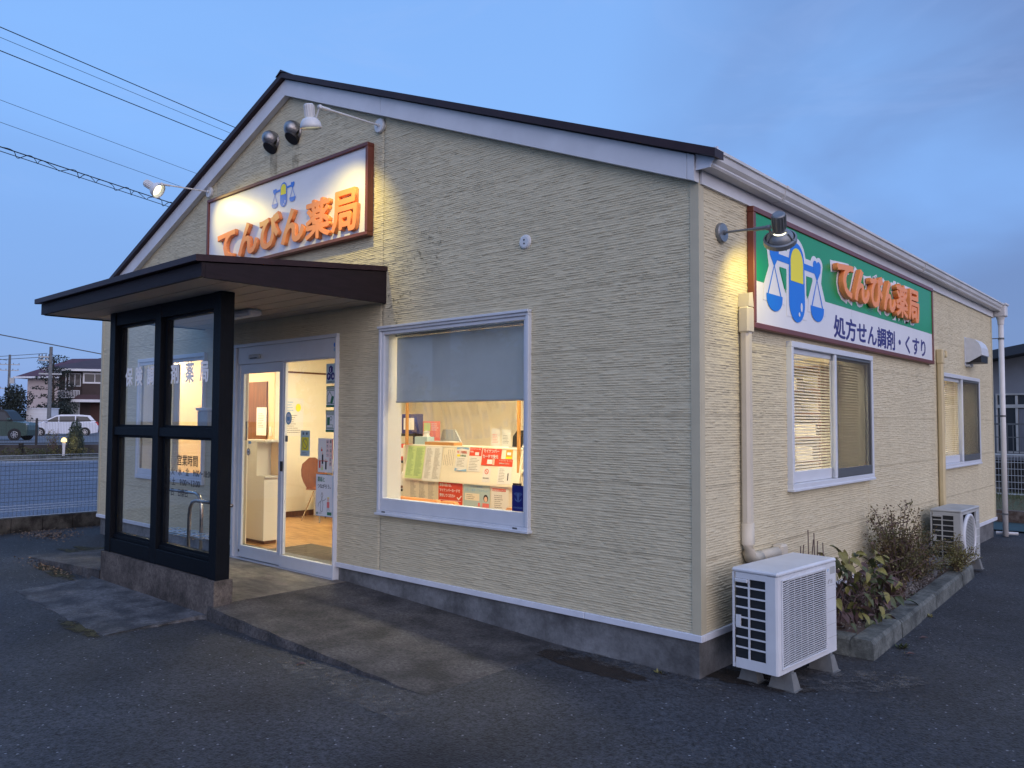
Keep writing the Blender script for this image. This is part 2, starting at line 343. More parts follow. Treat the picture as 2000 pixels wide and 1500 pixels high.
    def build(s, name, m, parent=None, smooth=False, loc=None, world=True):
        me = bpy.data.meshes.new(name)
        off = Vector((0, 0, 0))
        if parent is not None: off = ORG.get(parent, Vector((0, 0, 0)))
        elif loc is not None: off = Vector(loc)
        vv = [(p[0] - off.x, p[1] - off.y, p[2] - off.z) for p in s.v] if world and off.length > 0 else s.v
        me.from_pydata(vv, [], s.f)
        ms = m if isinstance(m, (list, tuple)) else [m]
        for k in ms: me.materials.append(MT[k] if isinstance(k, str) else k)
        if len(ms) > 1: me.polygons.foreach_set('material_index', s.m)
        if smooth: me.polygons.foreach_set('use_smooth', [True] * len(me.polygons))
        return link(name, me, parent, off if parent is None else None)
def link(name, me, parent=None, loc=None):
    o = bpy.data.objects.new(name, me); COL.objects.link(o)
    if parent is not None: o.parent = parent; ORG[o] = ORG.get(parent, Vector((0, 0, 0)))
    elif loc is not None: o.location = loc; ORG[o] = Vector(loc)
    return o
def tag(o, label=None, cat=None, group=None, kind=None):
    if label: o['label'] = label
    if cat: o['category'] = cat
    if group: o['group'] = group
    if kind: o['kind'] = kind
    return o
def thing(name, label, cat, loc=(0, 0, 0), rz=0, group=None, local=False, kind=None):
    o = bpy.data.objects.new(name, None); COL.objects.link(o); o.location = loc; o.rotation_euler = (0, 0, rz)
    o.empty_display_size = .1
    ORG[o] = Vector((0, 0, 0)) if local else Vector(loc)
    return tag(o, label, cat, group, kind)
def node(name, parent):
    o = bpy.data.objects.new(name, None); COL.objects.link(o); o.parent = parent; ORG[o] = ORG[parent]; o.empty_display_size = .1
    return o
def B(name, m, parent, *a, b=0, **k):
    return MB().box(*a, b=b).build(name, m, parent, **k)
def copy_tree(o, parent=None):
    c = o.copy(); COL.objects.link(c)
    if parent is not None: c.parent = parent
    for ch in list(o.children): copy_tree(ch, c)
    return c
RX = Matrix.Rotation(PI / 2, 4, 'X')
FACE_Y = RX                                                        # reads facing -Y
FACE_X = Matrix.Rotation(PI / 2, 4, 'Z') @ RX                      # reads facing +X
def text(name, body, m, parent, pos, h, face=FACE_Y, ext=.0005, bold=0, bevel=0, width=None, sx=1, align='LEFT', tilt=None, side=None, strike=0):
    if bevel == 0 and h < 1: strike, bold = bold * 1.0, 0
    cu = bpy.data.curves.new('t', 'FONT'); cu.body = body; cu.size = 1; cu.extrude = ext / h; cu.offset = bold; cu.bevel_depth = bevel / h; cu.bevel_resolution = 1
    cu.resolution_u = 3; cu.align_x = align
    o = bpy.data.objects.new('t', cu); COL.objects.link(o)
    dg = bpy.context.evaluated_depsgraph_get(); me = bpy.data.meshes.new_from_object(o.evaluated_get(dg)); bpy.data.objects.remove(o); bpy.data.curves.remove(cu)
    if strike:
        k = 0
        bm = bmesh.new(); bm.from_mesh(me)
        for ax, az in ((1, 0), (-1, 0), (0, 1), (0, -1), (.7, .7), (-.7, .7), (.7, -.7), (-.7, -.7)):
            k += 1; m2 = me.copy(); m2.transform(Matrix.Translation((ax * strike, az * strike, -k * .00008 / h))); bm.from_mesh(m2); bpy.data.meshes.remove(m2)
        bm.to_mesh(me); bm.free()
    n = len(me.vertices); co = np.empty(n * 3); me.vertices.foreach_get('co', co); co = co.reshape(-1, 3)
    if n == 0: return None
    if width is not None:
        w = co[:, 0].max() - co[:, 0].min(); sx = width / (w * h)
        if align == 'LEFT': co[:, 0] -= co[:, 0].min()
    co[:, 0] *= h * sx; co[:, 1] *= h; co[:, 2] *= h
    mm = face if tilt is None else face @ tilt
    Rm = np.array(mm.to_3x3()); co = co @ Rm.T + np.array(pos)
    off = ORG.get(parent, Vector((0, 0, 0))) if parent is not None else Vector((0, 0, 0))
    co -= np.array(off)
    me.vertices.foreach_set('co', co.ravel()); me.update()
    me.materials.clear(); me.materials.append(MT[m])
    if side:
        me.materials.append(MT[side])
    me.name = name
    return link(name, me, parent)
# ================================================================== SETTING
CX, CY = 2.4605, -4.5118
DD = Vector((.53, .848)).normalized(); NN = Vector((-DD.y, DD.x)); BRZ = math.atan2(DD.y, DD.x)
def BG(s, D): return (CX + DD.x * s + NN.x * D, CY + DD.y * s + NN.y * D)
def sheet(name, poly, z, m, kind='structure', label=None, cat=None):
    o = MB(); o.face([(p[0], p[1], z) for p in poly]); o = o.build(name, m); tag(o, kind=kind); return o
MT['earth'] = mat('earth', (.06, .055, .045), .95, var=.5, vscale=.6)
MT['grass'] = mat('grass_strip', (.05, .075, .03), .95, col2=(.10, .09, .04), vscale=8, bump=1, bscale=40)
MT['lot'] = mat('far_lot_concrete', (.16, .17, .19), .85, var=.3, vscale=.8)
MT['roadline'] = mat('road_paint', (.42, .46, .52), .7, var=.25, vscale=6)
MT['teal'] = mat('teal_sheet', (.03, .07, .075), .6, var=.3)
sheet('ground', [(-600, -600), (600, -600), (600, 600), (-600, 600)], -.36, 'earth')
sheet('parking_lot', [(-10.22, -45), (40, -45), (40, 9.15), (-10.22, 9.15)], -.28, 'asphalt')
sheet('road', [(-10.46, -30), (-10.46, 40), BG(8.4 + 20, 34.6), BG(-110, 34.6), BG(-110, -40), ], -.30, 'road')
for D, s0, s1, w in ((24.5, -6, 30, .13), (28.1, -8.2, 30, .16), (32.35, -60, 34, .16), (33.9, -60, 34, .5)):
    a, b, c, d = BG(s0, D), BG(s1, D), BG(s1, D + w), BG(s0, D + w)
    sheet('road_marking', [a, b, c, d], -.296, 'roadline')
sheet('verge', [BG(-110, 34.6), BG(40, 34.6), BG(40, 39.2), BG(-110, 39.2)], -.20, 'earth')
sheet('far_parking_lot', [BG(-110, 39.2), BG(60, 39.2), BG(60, 160), BG(-110, 160)], .14, 'lot')
g = MB(); g.box(-60, 60, -.1, .1, -.36, .22)
o = g.build('retaining_wall', mat('dark_wall', (.07, .065, .065), .9, var=.5, vscale=2), world=False); o.location = (*BG(-10, 38.6), 0); o.rotation_euler.z = BRZ
tag(o, 'low dark retaining wall along the far side of the road below the black fence', 'wall')
g = MB(); g.box(-60, 60, -.09, .09, -.36, -.12)
o = g.build('kerb', 'kerb', world=False); o.location = (*BG(-10, 34.7), 0); o.rotation_euler.z = BRZ; tag(o, kind='structure')
sheet('grass_strip', [(-8, 10.5), (14, 10.5), (14, 14.6), (-8, 14.6)], -.10, 'grass')
g = MB().box(-8, 14, 10.35, 10.5, -.36, -.08); tag(g.build('planter_edge', 'soil'), kind='structure')
sheet('teal_gutter_sheet', [(-4, 9.2), (3.2, 9.2), (3.2, 10.32), (-4, 10.32)], -.26, 'teal')

# ------------------------------------------------------------------ siding relief
def hsh(a, b, k=0.0):
    x = np.sin(a * 127.1 + b * 311.7 + k * 74.7) * 43758.5453
    return x - np.floor(x)
rb = np.random.default_rng(5)
RPB = 27                                                          # courses of split stone pressed into each board
def board(wall, u0, u1, z0, z1, keep, top, parent):
    # wall 'y' : gable (x=u, facing -Y) ; 'x': side (y=u, facing +X)
    k0 = int(round(z0 / .455)) * RPB; ed = np.cumsum(np.concatenate([[0], np.random.default_rng(3).uniform(.75, 1.25, RPB)])); ed = ed / ed[-1] * .455
    zs, rows, tt = [], [], []
    for j in range(RPB):
        lo, hi = z0 + ed[j], z0 + ed[j + 1]
        if lo > z1: break
        for t in (0.0, .17, .80): zs.append(lo + (hi - lo) * t); rows.append(k0 + j); tt.append(t)
    zs.append(z0 + .4548 if len(zs) == 3 * RPB else zs[-1] + .003); rows.append(k0 + RPB - 1); tt.append(.95)
    zs = np.array(zs); rows = np.array(rows, float); tt = np.array(tt); nz = len(zs) - 1
    g = .0015
    nu = max(2, int((u1 - u0) / .0165)); us = np.linspace(u0 + g, u1 - g, nu + 1)
    UU, ZZ = np.meshgrid(us, zs); RR = np.repeat(rows[:, None], nu + 1, 1); TT = np.repeat(tt[:, None], nu + 1, 1)
    uc = (UU[:-1, :-1] + UU[1:, 1:]) / 2; zc = (ZZ[:-1, :-1] + ZZ[1:, 1:]) / 2
    K = keep(uc, zc) & (zc < top(uc)) & (zc < z1)
    if not K.any(): return
    off = 0 if wall == 'y' else 50
    L = .05 + .12 * hsh(RR, 7.); q = (UU + off) / L + hsh(RR, 3.) * 9; sg = np.floor(q); fr = q - sg
    h = hsh(RR, sg) * .0042
    h = h + .0016 * hsh(np.floor((UU + off) * 55), RR, 4.) + (TT - .5) * .0035 * (hsh(RR, sg, 5.) - .25)
    h = np.where(TT < .01, -.0014 + .002 * hsh(RR, sg, 6.), h)
    h = np.where((np.minimum(fr, 1 - fr) * L < .007) & (TT > .01), h * .4 - .001, h)
    H = h + .005
    H[:, 0] -= .007; H[:, -1] -= .007
    ZZ = ZZ + np.where((np.arange(nz + 1)[:, None] > 0) & (np.arange(nz + 1)[:, None] < nz), .0020 * (hsh(RR + (TT < .01) * .5, np.floor((UU + off) * 22)) - .5) + .0012 * np.sin((UU + off) * 40 + RR * 2), 0)
    if wall == 'y': co = np.stack([UU, -H, ZZ], -1).reshape(-1, 3)
    else: co = np.stack([H, UU, ZZ], -1).reshape(-1, 3)
    cols = K.any(0); edges = np.flatnonzero(np.diff(np.concatenate([[0], cols.astype(int), [0]])))
    for c0, c1 in zip(edges[::2], edges[1::2]):
        KK = K.copy(); KK[:, :c0] = False; KK[:, c1:] = False
        emit(nu, nz, KK, co, parent)
def emit(nu, nz, K, co, parent):
    i = (np.arange(nz)[:, None] * (nu + 1) + np.arange(nu)[None, :])[K]
    q = np.stack([i, i + 1, i + nu + 2, i + nu + 1], -1)
    used = np.unique(q); rm = np.full(len(co), -1); rm[used] = np.arange(len(used)); q = rm[q]; co = co[used]
    me = bpy.data.meshes.new('siding_board'); me.vertices.add(len(co)); me.vertices.foreach_set('co', co.astype('f').ravel())
    me.loops.add(q.size); me.loops.foreach_set('vertex_index', q.ravel().astype('i'))
    me.polygons.add(len(q)); me.polygons.foreach_set('loop_start', np.arange(0, q.size, 4, dtype='i')); me.polygons.foreach_set('loop_total', np.full(len(q), 4, dtype='i'))
    me.polygons.foreach_set('use_smooth', np.ones(len(q), dtype=bool)); me.update(calc_edges=True); me.materials.append(MT['siding'])
    link('siding_board', me, parent)
# ================================================================== THE PHARMACY
BLD = thing('pharmacy_building', 'single-storey pharmacy with cream stone-pattern siding, white fascias and a dark brown gable roof', 'building')
WL, LN = -9.313, 8.46
RZ = lambda x, t=4.87: t - .39 * abs(x + 4.655)
openY = [(-3.10, -1.41, .53, 2.11), (-5.62, -3.77, -.5, 2.11), (-8.05, -6.33, .58, 2.07)]
openX = [(1.35, 3.14, .83, 1.90), (5.63, 7.42, .82, 1.88)]
def keepY(u, z):
    k = np.ones(u.shape, bool)
    for a, b, c, d in openY: k &= ~((u > a) & (u < b) & (z > c) & (z < d))
    return k
def keepX(u, z):
    k = np.ones(u.shape, bool)
    for a, b, c, d in openX: k &= ~((u > a) & (u < b) & (z > c) & (z < d))
    return k
topY = lambda u: 4.87 - .39 * np.abs(u + 4.655) - .19
for z0 in np.arange(0, 4.9, .455):
    for a, b in ((-3.13, 0), (-6.16, -3.13), (WL, -6.16)):
        board('y', a, b, z0, z0 + .455, keepY, topY, BLD)
for z0 in np.arange(0, 2.83, .455):
    for a, b in ((0, 3.12), (3.12, 5.42), (5.42, LN)):
        board('x', a, b, z0, min(z0 + .455, 2.83), keepX, lambda u: u * 0 + 9, BLD)
# wall cores with openings (also seen from inside)
def walls_y(mb, y0, y1, x0, x1, z0, zt, ops):
    xs = sorted({x0, x1} | {v for o in ops for v in o[:2]})
    for a, b in zip(xs[:-1], xs[1:]):
        blk = [(o[2], o[3]) for o in ops if o[0] <= a + 1e-6 and o[1] >= b - 1e-6]
        z = z0
        for c, d in sorted(blk):
            if c > z: mb.box(a, b, y0, y1, z, c)
            z = max(z, d)
        mb.box(a, b, y0, y1, z, zt)
g = MB(); walls_y(g, .003, .13, WL + .01, -.003, -.04, 2.95, openY)
g.prism([(WL + .01, 2.95), (-.003, 2.95), (-.003, 2.98), (-4.655, 4.80), (WL + .01, 2.98)], .003, .13)
g.build('gable_wall', 'sealant', BLD)
g = MB()
ys = [.131, 1.35, 3.14, 5.63, 7.42, LN - .003]
for i in range(5):
    if i in (1, 3):
        g.box(-.13, -.004, ys[i], ys[i + 1], -.04, .83); g.box(-.13, -.004, ys[i], ys[i + 1], 1.90, 2.90)
    else: g.box(-.13, -.004, ys[i], ys[i + 1], -.04, 2.90)
g.build('side_wall', 'sealant', BLD)
g = MB(); g.box(WL + .01, -.131, LN - .13, LN - .002, -.04, 2.95); g.box(WL + .01, WL + .13, .131, LN - .131, -.04, 2.95)
g.prism([(WL + .01, 2.95), (-.131, 2.95), (-.131, 2.98), (-4.655, 4.80), (WL + .01, 2.98)], LN - .13, LN - .002)
g.build('rear_wall', 'siding', BLD)
g = MB(); g.box(WL - .004, WL + .009, .0, LN, 0, 2.93); g.build('far_side_wall', 'siding', BLD)
# foundation
g = MB(); g.box(WL + .03, -.02, .02, .129, -.40, -.045); g.box(-.13, -.02, .13, LN - .02, -.40, -.045); g.box(WL + .03, WL + .13, .13, LN - .02, -.40, -.045); g.box(WL + .131, -.131, LN - .12, LN - .02, -.40, -.045); g.build('foundation', 'concrete', BLD)
# flashing and corner trims
g = MB()
for a, b in ((WL - .02, -5.66), (-3.745, -.88), (-.877, .022)): B('base_flashing', 'white_metal', BLD, a, b, -.024, .018, -.043, .0, b=.003)
B('base_flashing', 'white_metal', BLD, -.018, .022, .019, LN + .03, -.043, 0, b=.003)
g = MB(); g.box(-.048, .014, -.016, .0, .001, 2.85); g.box(-.002, .0145, .0005, .05, .001, 2.85); g.build('corner_trim', 'corner', BLD)
g = MB(); g.box(-.002, .013, LN - .045, LN, .001, 2.83); g.build('corner_trim', 'corner', BLD)
g = MB(); g.box(WL - .014, WL + .04, -.015, .0, .001, 2.85); g.build('corner_trim', 'corner', BLD)
# rake fascia, metal trim, roof
for sgn in (1, -1):
    def X(t): return -4.655 + sgn * t
    E0 = 4.672
    ts = [0, 1.55, 4.62, E0] if sgn > 0 else [0, 3.05, E0 + .06]
    for t0, t1 in zip(ts[:-1], ts[1:]):
        e = .0015
        g = MB(); g.prism([(X(t0 + (e if t0 else 0)), 4.815 - .39 * t0), (X(t1 - e), 4.815 - .39 * t1), (X(t1 - e), 4.65 - .39 * t1), (X(t0 + (e if t0 else 0)), 4.65 - .39 * t0)], -.075, -.012)
        g.build('rake_fascia', 'fascia', BLD)
    g = MB(); a, b = 0, 4.84
    g.prism([(X(a), 4.875 - .39 * a), (X(b), 4.875 - .39 * b), (X(b), 4.822 - .39 * b), (X(a), 4.822 - .39 * a)], -.125, -.011)
    g.build('roof_edge_trim', 'maroon', BLD)
    g = MB(); g.prism([(X(a), 4.871 - .39 * a), (X(b - .10), 4.871 - .39 * (b - .10)), (X(b - .10), 4.83 - .39 * (b - .10)), (X(a), 4.83 - .39 * a)], -.01, LN + .12)
    g.build('roof', 'roof', BLD)
g = MB(); g.prism([(-4.75, 4.845), (-4.655, 4.90), (-4.56, 4.845), (-4.655, 4.876)], -.135, LN + .13); g.build('ridge_cap', 'maroon', BLD)
# side eave: fascia board, gutter, downspout
B('eave_fascia', 'fascia', BLD, .0, .03, .001, LN + .10, 2.822, 2.955)
B('eave_fascia', 'fascia', BLD, WL - .06, WL - .012, .001, LN + .10, 2.822, 2.955)
gut = [(.032, 3.005), (.036, 3.005), (.036, 2.918), (.115, 2.910), (.122, 2.93), (.140, 2.945), (.147, 2.99), (.160, 2.995), (.160, 3.007), (.143, 3.007), (.134, 2.955), (.112, 2.925), (.105, 2.914), (.032, 2.910)]
def gutter(y0, y1):
    g = MB(); n = len(gut); out = [(.032, 3.005), (.032, 2.910), (.115, 2.905), (.124, 2.918), (.124, 2.928), (.143, 2.95), (.150, 2.985), (.163, 2.99), (.163, 3.007), (.150, 3.009)]
    for a, b in zip(out[:-1], out[1:]): g.face([(a[0], y0, a[1]), (b[0], y0, b[1]), (b[0], y1, b[1]), (a[0], y1, a[1])])
    inn = [(p[0] - .004 if p[0] > .05 else p[0] + .003, p[1] + .004) for p in out[:-1]]
    for a, b in zip(inn[:-1], inn[1:]): g.face([(a[0], y0, a[1]), (b[0], y0, b[1]), (b[0], y1, b[1]), (a[0], y1, a[1])])
    return g.build('gutter', 'gutter', BLD)
gutter(-.05, 1.02); gutter(1.022, 4.6); gutter(4.602, LN + .06)
g = MB(); g.prism([(.018, 3.01), (.018, 2.90), (.118, 2.90), (.128, 2.925), (.148, 2.95), (.168, 2.985), (.168, 3.014)], -.056, -.05); g.box(.018, .17, -.062, -.05, 2.994, 3.016); g.box(.018,.12,-.062,-.05,2.897,2.908); g.build('gutter_end_cap', 'white_metal', BLD)
for y in (1.02, 4.6):
    g = MB(); g.prism([(.030, 3.009), (.030, 2.906), (.117, 2.901), (.128, 2.916), (.147, 2.948), (.154, 2.983), (.167, 2.988), (.167, 3.012)], y - .012, y + .012); g.build('gutter_joint', 'gutter', BLD)
g = MB(); g.box(.03, .18, LN + .03, LN + .19, 2.83, 3.0, b=.012); g.box(.02, .195, LN + .02, LN + .205, 2.985, 3.02, b=.008)
g.lathe([(.06, 0), (.045, -.05), (.042, -.10), (.036, -.12)], (.105, LN + .10, 2.832), (0, 0, 1), 16)
g.build('rainwater_head', 'gutter', BLD)
PIPE = thing('downspout', 'tall white downspout at the far corner of the pharmacy', 'downspout', (.105, LN + .10, -.28))
g = MB(); g.tube([(.105, LN + .10, 2.74), (.105, LN + .10, -.27)], .036, 16); g.build('pipe', 'pvc', PIPE, smooth=True)
for z in (2.52, 1.42, .04):
    g = MB(); g.tube([(.105, LN + .10, z - .012), (.105, LN + .10, z + .012)], .041, 16); g.box(.0, .10, LN + .03, LN + .045, z - .006, z + .006); g.build('bracket', 'darkalu', PIPE)
g = MB(); g.tube([(-.02, LN + .14, -.235), (.24, LN + .20, -.235)], .022, 10); tag(g.build('drain_stub', 'pvc', loc=(.1, LN + .16, -.25)), 'short white pipe stub lying at the foot of the tall downspout', 'pipe')
# ------------------------------------------------------------------ windows on the building
def yframe(mb, x0, x1, z0, z1, y0, y1, t, tb=None, tt=None, b=.003):
    tb = tb or t; tt = tt or t
    mb.box(x0, x1, y0, y1, z1 - tt, z1, b=b); mb.box(x0, x1, y0, y1, z0, z0 + tb, b=b)
    mb.box(x0, x0 + t, y0 + .001, y1 - .001, z0 + tb, z1 - tt, b=b); mb.box(x1 - t, x1, y0 + .001, y1 - .001, z0 + tb, z1 - tt, b=b)
def xframe(mb, y0, y1, z0, z1, x0, x1, t, tb=None, tt=None, b=.003):
    tb = tb or t; tt = tt or t
    mb.box(x0, x1, y0, y1, z1 - tt, z1, b=b); mb.box(x0, x1, y0, y1, z0, z0 + tb, b=b)
    mb.box(x0 + .001, x1 - .001, y0, y0 + t, z0 + tb, z1 - tt, b=b); mb.box(x0 + .001, x1 - .001, y1 - t, y1, z0 + tb, z1 - tt, b=b)
win = node('window', BLD)
g = MB(); yframe(g, -3.128, -1.377, .503, 2.136, -.045, .01, .030, .030, .032)
g.box(-3.135, -1.37, -.060, -.012, 2.127, 2.148, b=.003); g.box(-3.14, -1.365, -.062, .0, .492, .512, b=.003)
g.build('frame', 'alu', win)
g = MB(); yframe(g, -3.096, -1.409, .534, 2.104, -.030, .03, .026, .105, .03); 
g.build('sash', 'alu', win)
for x in (-3.03, -1.50): B('drain_cap', 'darkalu', win, x - .022, x + .022, -.049, -.044, .516, .528)
g = MB(); g.box(-3.07, -1.436, -.004, .0, .64, 2.074); g.build('pane', 'winglass', win)
g = MB(); yframe(g, -3.112, -1.397, .52, 2.12, .032, .20, .022, .03, .022, b=0); g.build('reveal', 'ceiling', win)
# porch-side window (sliding)
win = node('window', BLD)
g = MB(); yframe(g, -8.075, -6.300, .565, 2.095, -.042, .01, .035, .05, .045); g.build('frame', 'alu', win)
for x0, x1, y in ((-8.04, -7.16, -.030), (-7.21, -6.335, -.008)):
    g = MB(); yframe(g, x0, x1, .616, 2.049, y, y + .02, .034, .075, .04); g.build('sash', 'alu', win)
    MB().box(x0 + .03, x1 - .03, y + .008, y + .012, .69, 2.01).build('pane', 'winglass', win)
g = MB(); yframe(g, -8.06, -6.32, .58, 2.07, .032, .20, .022, .03, .022, b=0); g.build('reveal', 'ceiling', win)
# side windows
for y0, y1, z0, z1 in ((1.323, 3.168, .807, 1.929), (5.607, 7.450, .795, 1.902)):
    win = node('window', BLD); ym = y0 + (y1 - y0) * .495
    g = MB(); xframe(g, y0, y1, z0, z1, -.01, .052, .038, .048, .045); g.box(.0, .062, y0 - .006, y1 + .006, z0 - .008, z0 + .012, b=.003); g.build('frame', 'alu', win)
    g = MB(); xframe(g, y0 + .04, ym + .03, z0 + .05, z1 - .047, -.008, .012, .035, .085, .04); g.build('sash', 'alu', win)
    MB().box(.000, .004, y0 + .07, ym, z0 + .13, z1 - .08).build('pane', 'winglass', win)
    g = MB(); xframe(g, ym - .01, y1 - .039, z0 + .05, z1 - .047, .014, .030, .035, .06, .04); g.build('sash', 'alu', win)
    MB().box(.020, .024, ym + .02, y1 - .07, z0 + .10, z1 - .08).build('pane', 'winglass', win)
    g = MB(); xframe(g, ym + .015, y1 - .042, z0 + .052, z1 - .05, .034, .046, .022, .075, .022); g.build('screen_frame', 'darkalu', win)
    MB().box(.0395, .0405, ym + .035, y1 - .062, z0 + .125, z1 - .07).build('insect_screen', 'screen', win)
    B('meeting_stile', 'alu', win, .032, .050, ym - .025, ym + .012, z0 + .05, z1 - .047, b=.003)
    g = MB(); xframe(g, y0 + .02, y1 - .02, z0 + .02, z1 - .02, -.20, -.012, .022, .03, .022, b=0); g.build('reveal', 'ceiling', win)
# ------------------------------------------------------------------ entrance
DR = node('entrance_door', BLD)
x0, x1 = -5.644, -3.753
g = MB(); g.box(x0, x0 + .045, -.035, .06, -.162, 2.10, b=.003); g.box(x1 - .022, x1, -.045, .06, -.162, 2.10, b=.003); g.box(x0, x1, -.040, .06, 2.10, 2.136, b=.003)
g.box(x0 + .046, x0 + .10, -.01, .05, -.16, 2.099); g.build('frame', 'alu', DR)
g = MB(); g.box(x0 + .10, x1 - .023, -.030, .055, 1.915, 2.099, b=.004); g.build('header', 'alu', DR)
g = MB(); g.box(-5.30, -5.09, -.060, -.031, 1.965, 2.01, b=.008); g.build('door_sensor', 'acgrey', DR)
g = MB(); g.box(-5.26, -5.13, -.0615, -.0602, 1.966, 1.976); g.build('sensor_eye', 'black', DR)
g = MB(); yframe(g, -5.53, -4.70, -.150, 1.914, -.012, .018, .062, .125, .10); g.build('leaf', 'alu', DR)
MB().box(-5.47, -4.76, .0, .004, -.03, 1.82).build('pane', 'winglass', DR)
g = MB(); yframe(g, -4.69, -3.776, -.158, 1.914, -.029, .008, .022, .12, .012); g.box(-4.668, -4.64, -.02, .01, -.03, 1.90); g.build('leaf', 'alu', DR)
MB().box(-4.66, -3.80, -.012, -.008, -.04, 1.905).build('pane', 'winglass', DR)
g = MB(); g.box(x0, x1, -.05, .06, -.175, -.163); g.build('threshold', 'alu', DR)
# ------------------------------------------------------------------ interior shell
B('interior_floor', 'wood', BLD, WL + .131, -.131, .06, LN - .131, -.12, -.10)
B('ceiling', 'ceiling', BLD, WL + .131, -.131, .131, LN - .131, 2.40, 2.44)
g = MB(); g.box(-7.85, -.14, 4.5, 4.55, -.10, 2.40); g.build('interior_wall', 'roomwall', BLD)
g = MB(); walls_y(g, .131, .140, WL + .131, -.14, -.10, 2.40, [(-3.11, -1.40, .52, 2.12), (-5.62, -3.77, -.5, 2.11), (-8.06, -6.32, .57, 2.08)]); g.build('interior_wall', 'roomwall', BLD)
g = MB(); g.box(-7.85, -7.80, 1.82, 4.5, -.10, 2.40); g.build('interior_wall', 'roomwall', BLD)
g = MB(); g.box(-7.799, -7.785, 1.815, 4.5, -.10, -.02); g.box(-7.799, -7.785, 1.9, 4.5, 2.01, 2.035); g.build('baseboard', 'brown', BLD)
g = MB(); g.box(WL + .14, -7.80, 1.80, 1.819, -.10, 2.40); g.box(WL+.135, WL+.145, .14,1.8,-.1,2.4); g.build('interior_wall', 'roomwarm', BLD)
idr = node('inner_door', BLD)
B('leaf', 'brown', idr, -8.62, -7.97, 1.775, 1.799, -.10, 1.88); B('handle', 'steel', idr, -8.06, -8.03, 1.75, 1.775, .85, 1.0)
for x, y, where in ((-6.3, 1.6, 'inside the entrance door'), (-3.0, 1.1, 'between the big window and the reception counter'), (-3.4, 3.3, 'behind the reception counter'), (-1.2, 2.6, 'behind the blind of the side window under the green sign'), (-1.2, 6.4, 'behind the far side window'), (-5, 6.4, 'in the back room'), (-8.6, .9, 'by the brown inner door')):
    cl = thing('ceiling_light', 'white ceiling light panel ' + where, 'ceiling light', (x, y, 2.39), group='ceiling lights inside the pharmacy')
    B('housing', 'ceiling', cl, x - .64, x + .64, y - .14, y + .14, 2.36, 2.398); B('diffuser', 'tubelight', cl, x - .62, x + .62, y - .12, y + .12, 2.345, 2.359)
# ------------------------------------------------------------------ porch
PO = thing('entrance_porch', 'flat-roofed entrance porch with navy-black glazed frame on a concrete plinth', 'porch', (-4.7, -1.2, -.28))
# roof
px0, px1, py = -6.38, -3.07, -1.725
B('soffit', 'soffit', PO, px0 + .03, px1 - .03, py + .03, -.005, 2.365, 2.38)
for k in range(1, 8):
    y = py + .03 + k * .21
    B('soffit_strip', 'sealant', PO, px0 + .03, px1 - .03, y, y + .006, 2.3625, 2.366)
g = MB(); g.box(px0, px1, py, py + .03, 2.360, 2.465); g.build('fascia', 'porchfascia', PO)
for x in (px1 - .03, px0):
    g = MB(); g.prism([(py + .031, 2.355), (-.008, 2.355), (-.008, 2.640), (py + .031, 2.465)], x, x + .03, 'x'); g.build('fascia', 'porchfascia', PO)
g = MB(); g.prism([(py - .04, 2.467), (-.008, 2.645), (-.008, 2.688), (py - .05, 2.515), (py - .05, 2.470)], px0 - .045, px1 + .012, 'x'); g.build('roof', 'maroon', PO)
lamp = MB().box(-4.95, -4.32, -.62, -.48, 2.30, 2.364, b=.02).build('ceiling_lamp', 'alu', PO)
# frame
fy0, fy1 = -1.29, -1.17
for x0, x1 in ((-3.71, -3.59), (-4.80, -4.68), (-5.78, -5.66)):
    z0 = .03
    B('post', 'darkframe', PO, x0, x1, fy0 if x0 != -4.80 else fy0 + .006, fy1, z0, 2.364, b=.003)
def rail(name, z0, z1, a=.012):
    B(name, 'darkframe', PO, -5.659, -4.801, fy0 + a, fy1 - .02, z0, z1, b=.003); B(name, 'darkframe', PO, -4.679, -3.711, fy0 + a, fy1 - .02, z0, z1, b=.003)
rail('head_beam', 2.235, 2.363, .008); rail('mid_rail', 1.165, 1.245); rail('bottom_rail', .034, .165, .006); rail('sill', .166, .20, .03)
for x0, x1 in ((-5.659, -4.801), (-4.679, -3.711)):
    for z0, z1 in ((.201, 1.164), (1.246, 2.234)):
        g = MB(); yframe(g, x0, x1, z0, z1, -1.245, -1.19, .05, .02, .02, b=0); g.build('glazing_bead', 'darkframe', PO)
        MB().box(x0 + .04, x1 - .04, -1.222, -1.216, z0 + .015, z1 - .015).build('glass_pane', 'porchglass', PO)
g = MB(); g.prism([(-5.80, .029), (-3.57, .029), (-3.57, -.36), (-5.80, -.36)], -1.312, -1.150); g.build('plinth', 'concrete_dark', PO)
# lettering on the glass
yl = -1.2265
for ch, x, z in (('保', -5.545, 1.655), ('険', -5.33, 1.655), ('調', -5.07, 1.655), ('剤', -4.585, 1.655), ('薬', -4.31, 1.655), ('局', -4.05, 1.655)):
    text('lettering', ch, 'whiteletter', PO, (x, yl, z), .19, bold=.026, sx=.84)
text('lettering', '営業時間', 'printblack', PO, (-4.42, yl, .925), .10, bold=.01, width=.37)
text('lettering', '月・火・水・金　9:00〜18:00', 'printblack', PO, (-4.665, yl, .835), .075, bold=.006, width=.86)
text('lettering', '木・土　9:00〜13:00', 'printblack', PO, (-4.665, yl, .745), .075, bold=.006, width=.66)
text('lettering', '休　日　日祭日', 'printblack', PO, (-4.66, yl, .652), .075, bold=.006, width=.44)
